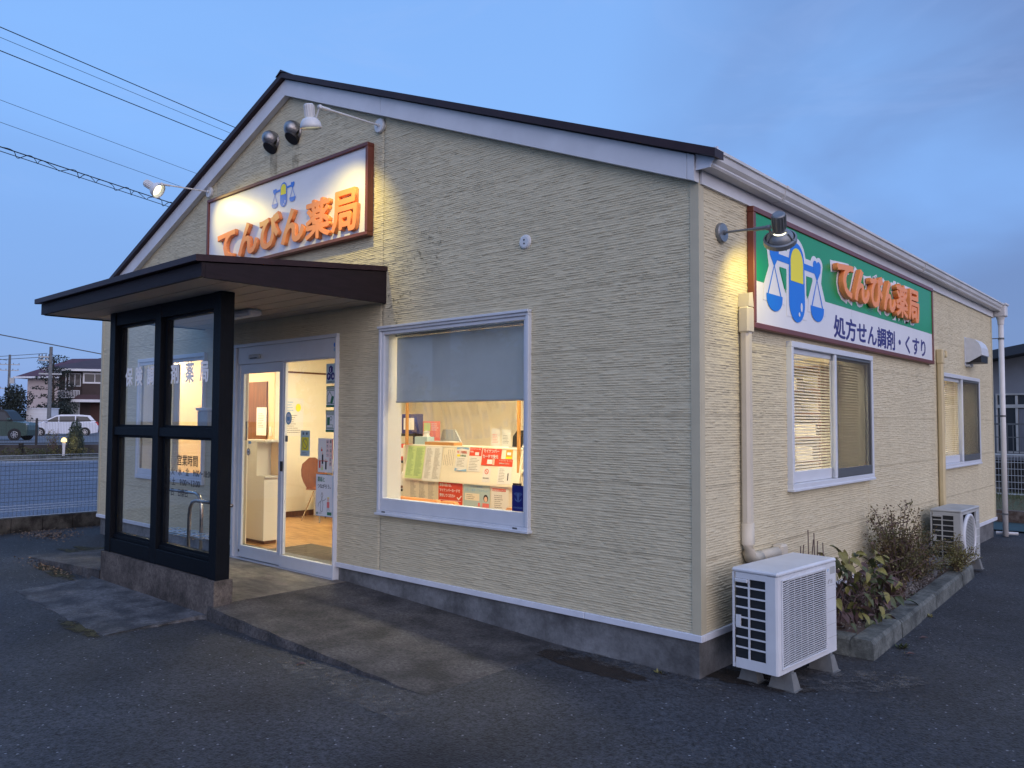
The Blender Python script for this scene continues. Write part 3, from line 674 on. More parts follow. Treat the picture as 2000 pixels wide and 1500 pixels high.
# porch floor, ramps, front slab
g = MB(); g.box(-5.85, -3.62, -1.149, -.001, -.36, -.165); tag(g.build('porch_floor', 'porchfloor'), kind='structure')
def ramp(name, x0, x1, z0, z1, y0, y1, m='ramp'):
    n = 24; g = MB(); top = []; 
    for i in range(n + 1):
        t = i / n; x = x0 + (x1 - x0) * t; z = z0 + (z1 - z0) * t
        yy = y0 + .005 * math.sin(i * 1.7) + .004 * math.sin(i * 4.1) ; top.append((x, yy, z))
    for i in range(n):
        a, b = top[i], top[i + 1]
        g.face([a, b, (b[0], y1, b[2]), (a[0], y1, a[2])]); g.face([(a[0], a[1] - .012, -.34), (b[0], b[1] - .012, -.34), b, a])
    g.face([(x0, y0, -.34), (x0, y0, z0), (x0, y1, z0), (x0, y1, -.34)])
    o = g.build(name, m); tag(o, kind='structure'); return o
ramp('ramp', -3.62, -.95, -.168, -.284, -1.335, .019)
ramp('ramp', -5.85, -8.1, -.168, -.284, -1.30, .019)
# slab in front with ragged edge
g = MB(); P = []
random.seed(4)
edge = [(-6.02, -1.31)]
for i in range(15): t = i / 14; edge.append((-5.93 + .05 * 0 + (.0) + t * 0 + random.uniform(-.012, .012), -1.35 - t * .66))
for i in range(24): t = i / 23; edge.append((-5.9 + t * 2.12, -2.02 - .06 * t + random.uniform(-.022, .022)))
for i in range(14): t = i / 13; edge.append((-3.76 + .05 * t + random.uniform(-.02, .02), -2.06 + t * .70))
edge.append((-3.66, -1.311))
def sz(y): return -.2745 + (.03) * max(0, (y + 1.95) / .64) ** 1.3
cpt = (-4.8, -1.31, sz(-1.31))
top = [(x, y, sz(y)) for x, y in edge]
for a, b in zip(top[:-1], top[1:]):
    g.face([(a[0], a[1], -.33), (b[0], b[1], -.33), b, a])
nx = len(top)
for a, b in zip(top[:-1], top[1:]):
    g.face([a, b, (b[0], -1.312, sz(-1.312)) , (a[0], -1.312, sz(-1.312))])
tag(g.build('slab', 'slab'), kind='structure')
# ================================================================== SIGNS
def capsule_logo(parent, P, ext, mb_face, cx, cz, sc, outline=True, dz=0):
    # emblem: a two-tone capsule as the post of a pair of scales; P(u, v, d) -> world, u along the sign, v up, d proud
    def poly(name, m, pts, d):
        g = MB(); n = len(pts); f = [P(u, v, d) for u, v in pts]; b = [P(u, v, d - .0012) for u, v in pts]
        g.raw(f + b, [tuple(range(n))] + [(i, (i + 1) % n, (i + 1) % n + n, i + n) for i in range(n)]); return g.build(name, m, parent)
    def arc(x, y, rx, ry, a0, a1, n=14): return [(x + rx * math.cos(a0 + (a1 - a0) * i / n), y + ry * math.sin(a0 + (a1 - a0) * i / n)) for i in range(n + 1)]
    su, sv = sc
    S = lambda pts: [(cx + u * su, cz + v * sv) for u, v in pts]
    tl = dz; ry = .8
    if outline:
        poly('emblem_outline', 'signwhite', S(arc(0, 1.10, .46, .98, 0, PI) + [(-.46, -1.2), (.46, -1.2)]), .0015)
        for s in (-1, 1):
            c = s * 1.0; o = s * tl
            poly('emblem_outline', 'signwhite', S([(c - .30, 1.25 + o), (c + .30, 1.25 + o), (c + .22, .55 + o), (c + .42, -.15 + o), (c + .47, -.80 + o), (c - .47, -.80 + o), (c - .42, -.15 + o), (c - .22, .55 + o)]), .0017)
            poly('emblem_outline', 'signwhite', S(arc(c - .12, 1.28 + o, .19, .36, 0, 2 * PI)), .0016); poly('emblem_outline', 'signwhite', S(arc(c + .12, 1.28 + o, .19, .36, 0, 2 * PI)), .00175)
        poly('emblem_outline', 'signwhite', S([(-1, 1.38 - tl), (1, 1.38 + tl), (1, .66 + tl), (-1, .66 - tl)]), .0019)
        for s in (-1, 1):
            poly('emblem_gap', 'signgreen', S([(s * .47, .64), (s * .76, .64), (s * .50, -.30)]), .0030)
    poly('emblem_beam', 'blue', S([(-.95, 1.15 - tl), (.95, 1.15 + tl), (.95, .88 + tl), (-.95, .88 - tl)]), .0036)
    for s in (-1, 1):
        c = s * 1.0; o = s * tl
        poly('emblem_heart', 'blue', S(arc(c + .095, 1.25 + o, .105, .20, 0, PI, 8)[:-1] + [(c, 1.22 + o)] + arc(c - .095, 1.25 + o, .105, .20, 0, PI, 8)[1:] + [(c - .18, 1.0 + o), (c, .58 + o), (c + .18, 1.0 + o)]), .0042)
        for k in (-1, 1):
            poly('emblem_cord', 'blue', S([(c, .60 + o), (c + k * .25, -.52 + o), (c + k * .295, -.52 + o), (c + k * .025, .60 + o)]), .0040 + .0001 * k)
        poly('emblem_pan', 'blue', S([(c - .34, -.51 + o), (c + .34, -.51 + o)] + arc(c, -.62 + o, .34, .52, 0, -PI, 12)), .0044)
    poly('emblem_capsule', 'blue', S(arc(0, 1.06, .355, ry, 0, PI) + arc(0, -.57, .37, ry, PI, 2 * PI)), .0052)
    poly('emblem_capsule_top', 'yellow', S(arc(0, 1.02, .29, .62, 0, PI) + [(-.29, .26), (.29, .26)]), .0066)
    poly('emblem_highlight', 'signwhite', S(arc(.20, -.72, .045, .19, 0, 2 * PI)), .0067); poly('emblem_highlight', 'signwhite', S(arc(.09, -1.03, .035, .09, 0, 2 * PI)), .0068)
# gable sign
SG = thing('shop_sign', 'white pharmacy sign with raised coral lettering on the gable above the porch', 'sign', (-4.75, 0, 2.99))
x0, x1, z0, z1 = -6.233, -3.266, 2.991, 3.844
g = MB(); yframe(g, x0, x1, z0, z1, -.085, -.008, .035, b=.004); g.build('frame', 'signred', SG)
xm = (x0 + x1) / 2 - .02
B('face_panel', 'signwhite', SG, x0 + .034, xm - .001, -.062, -.01, z0 + .034, z1 - .034); B('face_panel', 'signwhite', SG, xm + .001, x1 - .034, -.062, -.01, z0 + .034, z1 - .034)
def letters3d(parent, seq, P, face, m):
    for ch, u0, u1, v0, v1 in seq:
        cu = None
        o = text('letter', ch, m, parent, (0, 0, 0), 1.0, face=Matrix.Identity(4), ext=0.022, bold=(.028 if ch not in '薬局' else 0), bevel=(.010 if ch not in '薬局' else .004), strike=(0 if ch not in '薬局' else .024))
        me = o.data; n = len(me.vertices); co = np.empty(n * 3); me.vertices.foreach_get('co', co); co = co.reshape(-1, 3)
        off = np.array(ORG[parent]); co += off
        mn, mx = co.min(0), co.max(0); co = (co - mn) / (mx - mn)
        u = u0 + (u1 - u0) * co[:, 0]; v = v0 + (v1 - v0) * co[:, 1]; d = .004 + .042 * co[:, 2]
        out = np.array(P(u, v, d)) if False else None
        W3 = P(u, v, d); co = np.stack(W3, -1) - off
        me.vertices.foreach_set('co', co.ravel()); me.update()
def PG(u, v, d): return (u, -.062 - d, v)
PGa = lambda u, v, d: (u, -.062 - d, v)
seq = [('て', -5.93, -5.54, 3.075, 3.40), ('ん', -5.48, -5.08, 3.075, 3.43), ('び', -5.05, -4.66, 3.08, 3.45), ('ん', -4.64, -4.22, 3.075, 3.435), ('薬', -4.205, -3.80, 3.06, 3.45), ('局', -3.775, -3.385, 3.055, 3.455)]
letters3d(SG, seq, PGa, None, 'lettercoral')
capsule_logo(SG, PG, 0, None, -4.665, 3.601, (.163, .079), outline=False, dz=.10)
# side sign
SS = thing('shop_sign', 'long green and white pharmacy sign with capsule scales emblem on the side wall', 'sign', (0, 3.0, 1.967))
y0, y1, z0, z1 = .672, 5.22, 1.967, 2.818
g = MB(); xframe(g, y0, y1, z0, z1, .010, .062, .040, b=.004); g.build('frame', 'signred', SS)
ya, yb = y0 + .039, y1 - .039
for a, b in ((ya, 2.625), (2.629, yb)):
    B('face_panel', 'signwhite', SS, .012, .050, a, b, z0 + .039, z1 - .039)
    B('face_band', 'signgreen', SS, .0502, .0508, a, b, 2.302, z1 - .040)
def PS(u, v, d): return (.051 + d, u, v)
capsule_logo(SS, PS, 0, None, 1.425, 2.332, (.405, .188), outline=True, dz=0)
seq = [('て', 2.155, 2.53, 2.37, 2.66), ('ん', 2.55, 2.95, 2.365, 2.665), ('び', 2.97, 3.33, 2.365, 2.675), ('ん', 3.34, 3.71, 2.365, 2.67), ('薬', 3.73, 4.10, 2.355, 2.685), ('局', 4.13, 4.50, 2.35, 2.685)]
# pale outline behind each letter
for ch, u0, u1, v0, v1 in seq:
    o = text('letter_outline', ch, 'signwhite', SS, (0, 0, 0), 1.0, face=Matrix.Identity(4), ext=0.0005, bold=.085)
    me = o.data; n = len(me.vertices); co = np.empty(n * 3); me.vertices.foreach_get('co', co); co = co.reshape(-1, 3); off = np.array(ORG[SS]); co += off
    mn, mx = co.min(0), co.max(0); co = (co - mn) / (mx - mn); e = .032
    co = np.stack([.0512 + .002 * co[:, 2], u0 - e + (u1 - u0 + 2 * e) * co[:, 0], v0 - e + (v1 - v0 + 2 * e) * co[:, 1]], -1) - off
    me.vertices.foreach_set('co', co.ravel()); me.update()
letters3d(SS, seq, lambda u, v, d: (.054 + d * 1.1, u, v), None, 'lettercoral')
text('lettering', '処方せん調剤・くすり', 'navyprint', SS, (.0515, 2.19, 2.045), .20, face=FACE_X, bold=.024, width=2.72)
# ------------------------------------------------------------------ sign lamps
def spot(name, loc, tgt, e, ang, col=(1, .79, .22), parent=None, r=.03):
    l = bpy.data.lights.new(name, 'SPOT'); l.energy = e; l.spot_size = math.radians(ang); l.spot_blend = .9; l.color = col; l.shadow_soft_size = r
    o = bpy.data.objects.new(name, l); COL.objects.link(o); o.location = loc
    o.rotation_euler = (Vector(tgt) - Vector(loc)).to_track_quat('-Z', 'Y').to_euler(); return o
def sign_lamp(label, base, nrm, arm_end, head, aim, m, tgt, e, ang, big=0, groupname='sign lamps on long arms'):
    base = Vector(base); nrm = Vector(nrm); aim = Vector(aim).normalized(); head = Vector(head)
    t = thing('sign_lamp', label, 'wall lamp', base, group=groupname)
    g = MB(); g.lathe([(0, 0), (.062, 0), (.066, .006), (.066, .026), (.060, .034), (.0, .036)], base, nrm, 28); g.build('wall_plate', m, t, smooth=False)
    g = MB(); g.tube([base + nrm * .03, base + nrm * .05], .016, 10); g.tube([base + nrm * .05, arm_end], .0085, 8)
    a2 = Vector(arm_end); g.tube([a2 - (a2 - base).normalized() * .10, a2], .013, 10); g.build('arm', m, t)
    g = MB(); g.lathe([(0, -.016), (.016, -.014), (.018, 0), (.016, .014), (0, .016)], a2, (1, 0, 0), 12)
    side = (a2 - head); side = (side - aim * side.dot(aim))
    g.tube([a2, head + side.normalized() * .045 - aim * .02], .0075, 6); g.build('knuckle', m, t)
    k = 1 + big
    back = head - aim * .17 * k
    g = MB(); g.lathe([(0, -.0), (.034, 0), (.040, .006), (.040, .11), (.044, .125)], back, aim, 24)
    for i in range(14):
        an = i / 14 * 2 * PI
        a_ = aim.cross(Vector((0, 0, 1))).normalized(); b_ = aim.cross(a_)
        c = back + (a_ * math.cos(an) + b_ * math.sin(an)) * .0425
        g.tube([c + aim * .012, c + aim * .105], .0032, 4)
    g.build('housing', m, t)
    g = MB(); p0 = head - aim * .055
    g.lathe([(.044, 0), (.062, .008), (.080, .030), (.090, .062), (.092, .085), (.088, .087), (.084, .062), (.072, .030), (.05, .014)], p0, aim, 32); g.build('shade', m, t, smooth=True)
    if big:
        g = MB()
        for i in range(3):
            an = i / 3 * 2 * PI + .5; a_ = aim.cross(Vector((0, 0, 1))).normalized(); b_ = aim.cross(a_)
            g.tube([p0 + (a_ * math.cos(an) + b_ * math.sin(an)) * .06, p0 + aim * .05 + (a_ * math.cos(an) + b_ * math.sin(an)) * .098], .006, 5)
        g.lathe([(.092, .04), (.104, .045), (.104, .075), (.096, .078)], p0, aim, 32); g.build('guard_ring', m, t)
    g = MB(); g.lathe([(0, .028), (.05, .026), (.068, .02), (.05, .012), (0, .01)], p0 + aim * .028, aim, 24); g.build('bulb', 'bulb', t, smooth=True)
    sp = spot('lamp_light', p0 + aim * .092, tgt, e, ang); sp.parent = None
    return t
sign_lamp('white sign lamp aimed down at the right end of the gable sign', (-3.172, -.005, 3.98), (0, -1, 0), (-3.18, -.66, 3.965), (-3.30, -.665, 3.84), (-.10, .22, -1), 'lampwhite', (-3.68, 0, 2.70), 56, 104)
sign_lamp('white sign lamp with its lit bulb showing, left of the gable sign', (-6.296, -.005, 3.966), (0, -1, 0), (-6.27, -.60, 3.925), (-6.44, -.57, 3.90), (.62, .42, -.46), 'lampwhite', (-5.30, 0, 3.25), 46, 70)
sign_lamp('grey sign lamp on the side wall beside the green sign', (.003, .28, 2.56), (1, 0, 0), (.34, .28, 2.545), (.36, .41, 2.49), (-.22, .62, -.62), 'lampgrey', (.0, .72, 2.0), 14, 132, big=.12)
# ------------------------------------------------------------------ gable vents, outlet cap
for x, z in ((-4.952, 4.245), (-4.541, 4.25)):
    lab = 'stainless hooded round vent high on the gable, ' + ('the one nearer the roof edge' if x < -4.7 else 'the one nearer the white lamp')
    v = thing('wall_vent', lab, 'vent', (x, 0, z), group='round vents under the gable peak')
    g = MB(); pr = []
    n = 22
    for i in range(9):
        a = i / 8 * PI / 2; pr.append((.092 * math.cos(a), .03 + .115 * math.sin(a)))
    g.lathe([(.098, 0), (.098, .012), (.092, .016), (.092, .03)] , (x, -.006, z), (0, -1, 0), n)
    g.lathe(pr, (x, -.006, z), (0, -.88, .47), n); g.build('hood', 'vent', v, smooth=True)
    g = MB(); g.lathe([(0, .035), (.074, .035), (.078, .02), (.078, .0)], (x, -.045, z - .052), (0, -.62, -.78), n); g.build('opening', 'black', v)
cpv = thing('pipe_cover', 'small white round cover with two screws on the siding above the big window', 'cover', (-1.437, -.005, 2.665))
g = MB(); g.lathe([(0, .022), (.04, .022), (.05, .018), (.056, .006), (.056, 0)], (-1.437, -.004, 2.665), (0, -1, 0), 28); g.build('cover', 'lampwhite', cpv)
for dz in (-.014, .014):
    g = MB(); g.lathe([(0, .001), (.007, .001), (.007, 0)], (-1.437, -.0265, 2.665 + dz), (0, -1, 0), 10); g.build('screw', 'printblack', cpv)
# ------------------------------------------------------------------ ducts on the side wall
DK = thing('pipe_duct', 'thick cream pipe duct running down beside the green sign to the near air conditioner', 'duct', (.05, .56, .3))
B('duct', 'pipe', DK, .012, .080, .53, .605, .62, 2.02, b=.018)
g = MB(); g.box(.010, .088, .520, .615, 1.92, 2.10, b=.012); g.prism([(.53, 2.10), (.54, 2.19), (.595, 2.20), (.61, 2.10)], .008, .085, 'x'); g.build('top_cap', 'pipe', DK)
g = MB(); g.tube([(.048, .567, .64), (.048, .567, .50), (.048, .575, .45), (.048, .60, .41), (.048, .65, .395), (.048, .74, .395)], .043, 16); g.build('elbow', 'pipe', DK, smooth=True)
g = MB(); g.tube([(.048, .68, .395), (.048, 1.06, .395)], .039, 16); g.build('horizontal_duct', 'pipe', DK, smooth=True)
g = MB(); g.box(.008, .09, 1.02, 1.13, .345, .445, b=.014); g.tube([(.048, 1.085, .36), (.055, 1.085, .12)], .022, 10); g.build('outlet', 'pipe', DK)
DK2 = thing('pipe_duct', 'yellowed slim pipe duct running down the side wall to the far air conditioner', 'duct', (.05, 5.52, .4))
B('duct', 'pipeyellow', DK2, .012, .075, 5.49, 5.565, .30, 2.09, b=.015); g = MB(); g.box(.010, .082, 5.482, 5.573, 1.99, 2.16, b=.012); g.box(.02, .07, 5.57, 5.66, 2.085, 2.14, b=.012); g.box(.01, .085, 5.655, 5.69, 2.07, 2.155, b=.01); g.build('top_elbow', 'pipeyellow', DK2)
# vent hood
HD = thing('vent_hood', 'pale metal box vent hood above the far side window', 'vent hood', (0, 7.05, 2.1))
g = MB(); pr = [(.012, 2.40), (.06, 2.40), (.12, 2.375), (.165, 2.33), (.19, 2.27), (.20, 2.175), (.05, 2.09), (.012, 2.09)]
g.prism([(p[0], p[1]) for p in pr], 6.86, 7.26, 'y'); g.build('hood', 'lampwhite', HD)
B('opening', 'black', HD, .03, .188, 6.875, 7.245, 2.083, 2.17); B('back_plate', 'alu', HD, .008, .012, 6.845, 7.275, 2.05, 2.41); B('damper', 'acgrey', HD, .013, .06, 6.87, 7.06, 2.035, 2.06)
# ================================================================== AIR CONDITIONERS  (local: x = depth out from wall, y = width along wall)
def ac_unit(loc, rz, label, w, d, h, m, grille, kfeet):
    t = thing('outdoor_unit', label, 'air conditioner', loc, rz, group='air conditioner outdoor units', local=True)
    z0 = .11; z1 = z0 + h
    # casing: front panel at x=0, back at x=-d ; side nearest the camera at y=0
    gx0, gx1, gz0, gz1 = .045, w - .155, z0 + .035, z1 - .05
    g = MB(); bev = .018
    fx = -.004
    # front face with opening
    g.box(-.02, fx, bev, gx0, z0, z1 - .028); g.box(-.02, fx, gx1, w - .002, z0, z1 - .028)
    g.box(-.02, fx, gx0, gx1, z0, gz0); g.box(-.02, fx, gx0, gx1, gz1, z1 - .028)
    g.prism([(-.02, 0), (-.075, .0), (-.075, -.001), (-.018, -.001), (-.006, .006), (.0 + fx, .02), (-.02, .02)], z0, z1 - .028, 'z')
    # side frame: bars
    ys = -.001
    n = 8; zs = [z0 + .065 + i * (h - .12) / n for i in range(n + 1)]
    g.box(-d, -d + .014, 0, .006, z0, z1 - .028); g.box(-.082, -.07, 0, .006, z0, z1 - .028); g.box(-d / 2 - .046, -d / 2 - .034, .0005, .006, z0 + .03, z1 - .05)
    g.box(-d + .022, -.082, .0, .006, z0, z0 + .06); g.box(-d + .022, -.082, .0, .006, z1 - .062, z1 - .028)
    for z in zs[1:-1]: g.box(-d + .022, -.082, .0012, .0055, z - .005, z + .005)
    g.box(-d + .022, -d + .055, 0, .006, zs[3] + .004, zs[4] + .012)
    g.box(-d, -.02, w - .004, w, z0, z1 - .028); g.box(-d, -.02, .006, w - .004, z0, z0 + .02)
    g.build('casing', m, t)
    g = MB(); g.box(-d - .004, .0, -.005, w + .004, z1 - .028, z1, b=.010); g.build('top_panel', m, t)
    B('handle', m, t, -d + .02, -d + .105, -.010, .0, zs[-2] + .030, zs[-2] + .052, b=.003)
    B('coil', 'coil', t, -d + .012, -.07, .022, .03, z0 + .03, z1 - .05)
    B('inner_shade_fill', 'black', t, -d + .01, -.16, .10, w - .01, z0 + .021, z1 - .04)  # black fill added so the inside of the unit reads as deep shade
    B('shade_liner', 'black', t, -d + .02, -.022, .007, w - .006, z0 + .0205, z0 + .036); B('shade_liner', 'black', t, -.16, -.022, gx1 + .02, gx1 + .03, z0 + .03, z1 - .05)  # black sheets over the pale floor and side, shade put into the colour
    # louvres
    if grille == 'rect':
        g = MB(); xframe(g, gx0 - .004, gx1 + .004, gz0 - .004, gz1 + .004, -.006, .006, .010, b=.002); g.build('grille_frame', m, t)
        ns = 38; me = None
        for i in range(ns):
            z = gz0 + .014 + i * (gz1 - gz0 - .024) / (ns - 1)
            if me is None:
                s = MB(); P = []
                for j in range(13):
                    u = j / 12; y = gx0 + .006 + (gx1 - gx0 - .012) * u; P.append((y, -.010 * math.exp(-((u - .0) / .12) ** 2)))
                for a, b in zip(P[:-1], P[1:]):
                    s.raw([(.003, a[0], a[1] + .0026), (-.005, a[0], a[1] + .0022), (-.005, a[0], a[1] - .0022), (.003, a[0], a[1] - .0022), (.003, b[0], b[1] + .0026), (-.005, b[0], b[1] + .0022), (-.005, b[0], b[1] - .0022), (.003, b[0], b[1] - .0022)], [(0, 1, 5, 4), (1, 2, 6, 5), (2, 3, 7, 6), (3, 0, 4, 7)])
                o = s.build('louvre_slat', m, t); me = o.data
            else: o = bpy.data.objects.new('louvre_slat', me); COL.objects.link(o); o.parent = t
            o.location = (0, 0, z)
        for y in (gx0 + .1 + k * .085 for k in range(5)): B('grille_rib', m, t, -.014, -.009, y - .0015, y + .0015, gz0 + .008, gz1 - .008)
        lw = w - gx1
        for k in range(5): z = z1 - .17 - k * .083; B('panel_groove', 'acgrey', t, -.0045, -.0028, gx1 + .016, w - .004, z - .0012, z + .0012)
        text('maker_mark', '◤', 'skyblue', t, (-.0036, gx1 + .028, z1 - .085), .035, face=FACE_X); 
        B('rating_sticker', 'acgrey', t, -.004, -.0032, gx1 + .065, w - .014, z1 - .098, z1 - .052)
        text('model_mark', 'd⁵ ▣', 'greyink', t, (-.0036, gx1 + .03, z1 - .155), .034, face=FACE_X)
    else:
        cy, cz, r = w * .37, z0 + h * .48, h * .425
        g = MB(); g.lathe([(r, -.012), (r + .004, .010), (r - .022, .018), (r - .030, .004), (r - .030, -.01)], (.0, cy, cz), (1, 0, 0), 48); g.build('grille_frame', 'ac', t, smooth=True)
        ns = 27
        for i in range(ns):
            zz = -r + .03 + (2 * r - .06) * (i + .5) / ns; hw = math.sqrt(max((r - .026) ** 2 - zz * zz, .0001))
            B('louvre_slat', m, t, -.004, .006, cy - hw, cy + hw, cz + zz - .0042, cz + zz + .0028)
        for k in range(4): z = z0 + .15 + k * .085; B('panel_groove', 'printwhite', t, -.0045, -.0028, cy + r + .02, w - .004, z - .0012, z + .0012)
        text('maker_mark', '◤', 'skyblue', t, (-.0036, w - .10, z1 - .085), .03, face=FACE_X)
    # fan
    cy, cz, r = (gx0 + gx1) / 2, (gz0 + gz1) / 2, h * .38
    g = MB(); g.lathe([(0, .0), (.05, 0), (.05, -.05), (0, -.05)], (-.06, cy, cz), (1, 0, 0), 16)
    for k in range(3):
        a0 = k * 2 * PI / 3 + .6
        for j in range(6):
            a, b = a0 + j * .24, a0 + (j + 1) * .24
            g.face([(-.06 - .012 * j, cy + .05 * math.cos(a), cz + .05 * math.sin(a)), (-.06 - .012 * j, cy + r * math.cos(a), cz + r * math.sin(a)), (-.06 - .012 * (j + 1), cy + r * math.cos(b), cz + r * math.sin(b)), (-.06 - .012 * (j + 1), cy + .05 * math.cos(b), cz + .05 * math.sin(b))])
    g.build('fan', 'coil', t)
    for y in (.20 * w, .87 * w):
        for xa, xb in ((-.13, .035), (-d - .03, -d + .10)):
            g = MB(); v = []
            for z, e, hy in ((0, 0, .044), (.10, .024, .027)): v += [(xa + e, y - hy, z), (xb - e, y - hy, z), (xb - e, y + hy, z), (xa + e, y + hy, z)]
            g.raw(v, [(0, 1, 5, 4), (1, 2, 6, 5), (2, 3, 7, 6), (3, 0, 4, 7), (4, 5, 6, 7)]); g.box(xa - .006, xb + .008, y - .050, y + .050, 0, .006); g.box(xb - .05, xb - .03, y - .014, y + .014, .10, .112)
            g.build('foot_block', 'block', t)
    return t
ac_unit((.474, .060, -.28), -math.radians(3.6), 'large white air conditioner outdoor unit with rectangular louvred front at the near corner', .80, .30, .60, 'ac', 'rect', 2)
ac_unit((.418, 4.70, -.25), -math.radians(1.0), 'weathered grey air conditioner outdoor unit with round fan grille, behind the shrubs', .72, .30, .56, 'acgrey', 'round', 2)
# ================================================================== PLANTER
KB = thing('planter_kerb', 'weathered concrete kerb stones edging the planting bed', 'kerb', (.6, 3, -.28))
ky = [1.16, 1.92, 2.52, 3.12, 3.72, 4.32, 4.92]
def kx(y): return -.19 * (y - 1.16) / 3.76
for a, b in zip(ky[:-1], ky[1:]):
    g = MB(); pr = [(.50, -.30), (.66, -.30), (.654, -.175), (.638, -.152), (.522, -.150), (.504, -.17)]; n = len(pr); a += .003; b -= .003; tw = random.uniform(-.004, .004)
    V = [(p[0] + kx(a) + tw, a, p[1]) for p in pr] + [(p[0] + kx(b) + tw, b, p[1]) for p in pr]
    g.raw(V, [tuple(range(n)), tuple(range(n, 2 * n))[::-1]] + [(i, i + n, (i + 1) % n + n, (i + 1) % n) for i in range(n)]); g.build('kerb_stone', 'kerb', KB)
g = MB(); g.prism([(1.162, -.30), (1.32, -.30), (1.315, -.172), (1.30, -.152), (1.18, -.152), (1.165, -.172)], .03, .498, 'x'); g.build('kerb_stone', 'kerb', KB)
# soil bed with uneven surface
nx, ny = 18, 120; V = []; Fc = []
for j in range(ny + 1):
    for i in range(nx + 1):
        y = 1.30 + 3.62 * j / ny; x = .02 + (.50 + kx(y)) * i / nx
        V.append((x, y, -.19 + .03 * math.sin(x * 9 + y * 3) * math.sin(y * 5.3) + random.uniform(-.006, .006)))
for j in range(ny):
    for i in range(nx): a = j * (nx + 1) + i; Fc.append((a, a + 1, a + nx + 2, a + nx + 1))
tag(MB().raw(V, Fc).build('planting_bed', 'soil', smooth=True), kind='structure')
g = MB(); random.seed(9)
for k in range(2600):
    y = random.choice((random.uniform(1.35, 4.85), random.gauss(3.3, .5))); x = random.uniform(.03, .49 + kx(y))
    if not 1.32 < y < 4.88: continue
    s = random.uniform(.004, .011); z = -.175 + .03 * math.sin(x * 9 + y * 3) * math.sin(y * 5.3)
    p = [(x + random.uniform(-s, s), y + random.uniform(-s, s), z + random.uniform(0, s * 1.6)) for _ in range(4)]
    g.raw(p, [(0, 1, 2), (0, 2, 3), (0, 3, 1), (1, 3, 2)])
tag(g.build('gravel', 'gravel'), kind='stuff')
def rock(loc, s, label):
    g = MB(); rr = random.Random(int(s[0] * 1000)); V = []; n = 12; m = 7
    for i in range(m + 1):
        for j in range(n):
            th = PI * i / m; ph = 2 * PI * j / n; k = 1 + rr.uniform(-.14, .14)
            V.append((loc[0] + s[0] * k * math.sin(th) * math.cos(ph), loc[1] + s[1] * k * math.sin(th) * math.sin(ph), loc[2] + s[2] * k * math.cos(th)))
    Fs = [(i * n + j, i * n + (j + 1) % n, (i + 1) * n + (j + 1) % n, (i + 1) * n + j) for i in range(m) for j in range(n)]
    g.raw(V, Fs); return tag(g.build('rock', 'rock', loc=(loc[0], loc[1], loc[2] - s[2])), label, 'rock')
rock((.20, 4.05, -.09), (.16, .28, .14), 'grey boulder lying in the planting bed behind the bare twigs'); rock((.17, 3.45, -.12), (.10, .17, .10), 'smaller pale rock in the planting bed in front of the boulder')
# big-leaved plant
def leaf_mesh(m, ln, wd, curl):
    g = MB(); n = 6; L = []; Rr = []; C = []
    for i in range(n + 1):
        t = i / n; w = wd * math.sin(PI * min(1, t * 1.02)) ** .75 * (1 - .25 * t); z = -curl * t * t; C.append((0, t * ln, z)); L.append((-w, t * ln, z + w * .35)); Rr.append((w, t * ln, z + w * .35))
    for i in range(n): g.face([C[i], C[i + 1], L[i + 1], L[i]]); g.face([C[i], Rr[i], Rr[i + 1], C[i + 1]])
    me = bpy.data.meshes.new('leaf'); me.from_pydata(g.v, [], g.f); me.materials.append(MT[m]); return me
HY = thing('hydrangea_bush', 'low bush with large wilting yellow-green and purplish leaves next to the near air conditioner', 'bush', (.3, 1.9, -.18))
LM = [leaf_mesh(m, l, w, c) for m in ('leafy', 'leafg', 'leafp') for l, w, c in ((.095, .036, .045), (.075, .030, .06))]
random.seed(21); sb = MB()
for k in range(46):
    bx, by = random.gauss(.26, .07), random.gauss(1.78, .16); tx = min(.62, max(.06, random.gauss(.33, .16))); ty = min(2.45, max(1.38, random.gauss(1.86, .28))); tz = random.uniform(-.12, .30) * (1 - .5 * abs(ty - 1.8)) + .04
    sb.tube([(bx, by, -.19), ((bx + tx) / 2, (by + ty) / 2, tz * .7 - .02), (tx, ty, tz)], .0045, 5, r2=.0025)
for k in range(9):
    bx, by = random.gauss(.12, .04), random.uniform(1.25, 1.6); sb.tube([(bx, by, -.18), (bx + random.uniform(-.03, .05), by + random.uniform(-.05, .1), random.uniform(.25, .52))], .004, 5)
sb.build('stems', 'stem', HY)
for k in range(298):
    ty = min(2.48, max(1.36, random.gauss(1.86, .27))); tx = min(.50, max(.05, random.gauss(.32, .13))); top = .40 * math.exp(-((ty - 1.80) / .48) ** 2) - .02
    tz = random.uniform(-.17, top) - .10 * max(0, (tx - .42) / .2)
    hi = (tz - (-.17)) / (top + .17)
    c = random.choice((0, 1, 0, 1, 2, 3)) if (hi > .78 or random.random() < .22) else random.choice((2, 3, 4, 5, 4, 5))
    o = bpy.data.objects.new('leaf', LM[c]); COL.objects.link(o); o.parent = HY
    o.location = (tx - .3, ty - 1.9, tz + .18); o.rotation_euler = (random.gauss(-.35, .45), random.gauss(0, .4), random.uniform(-2.4, -.2) if random.random() < .7 else random.uniform(0, 6.28)); s = random.uniform(.6, 1.2); o.scale = (s, s, s)
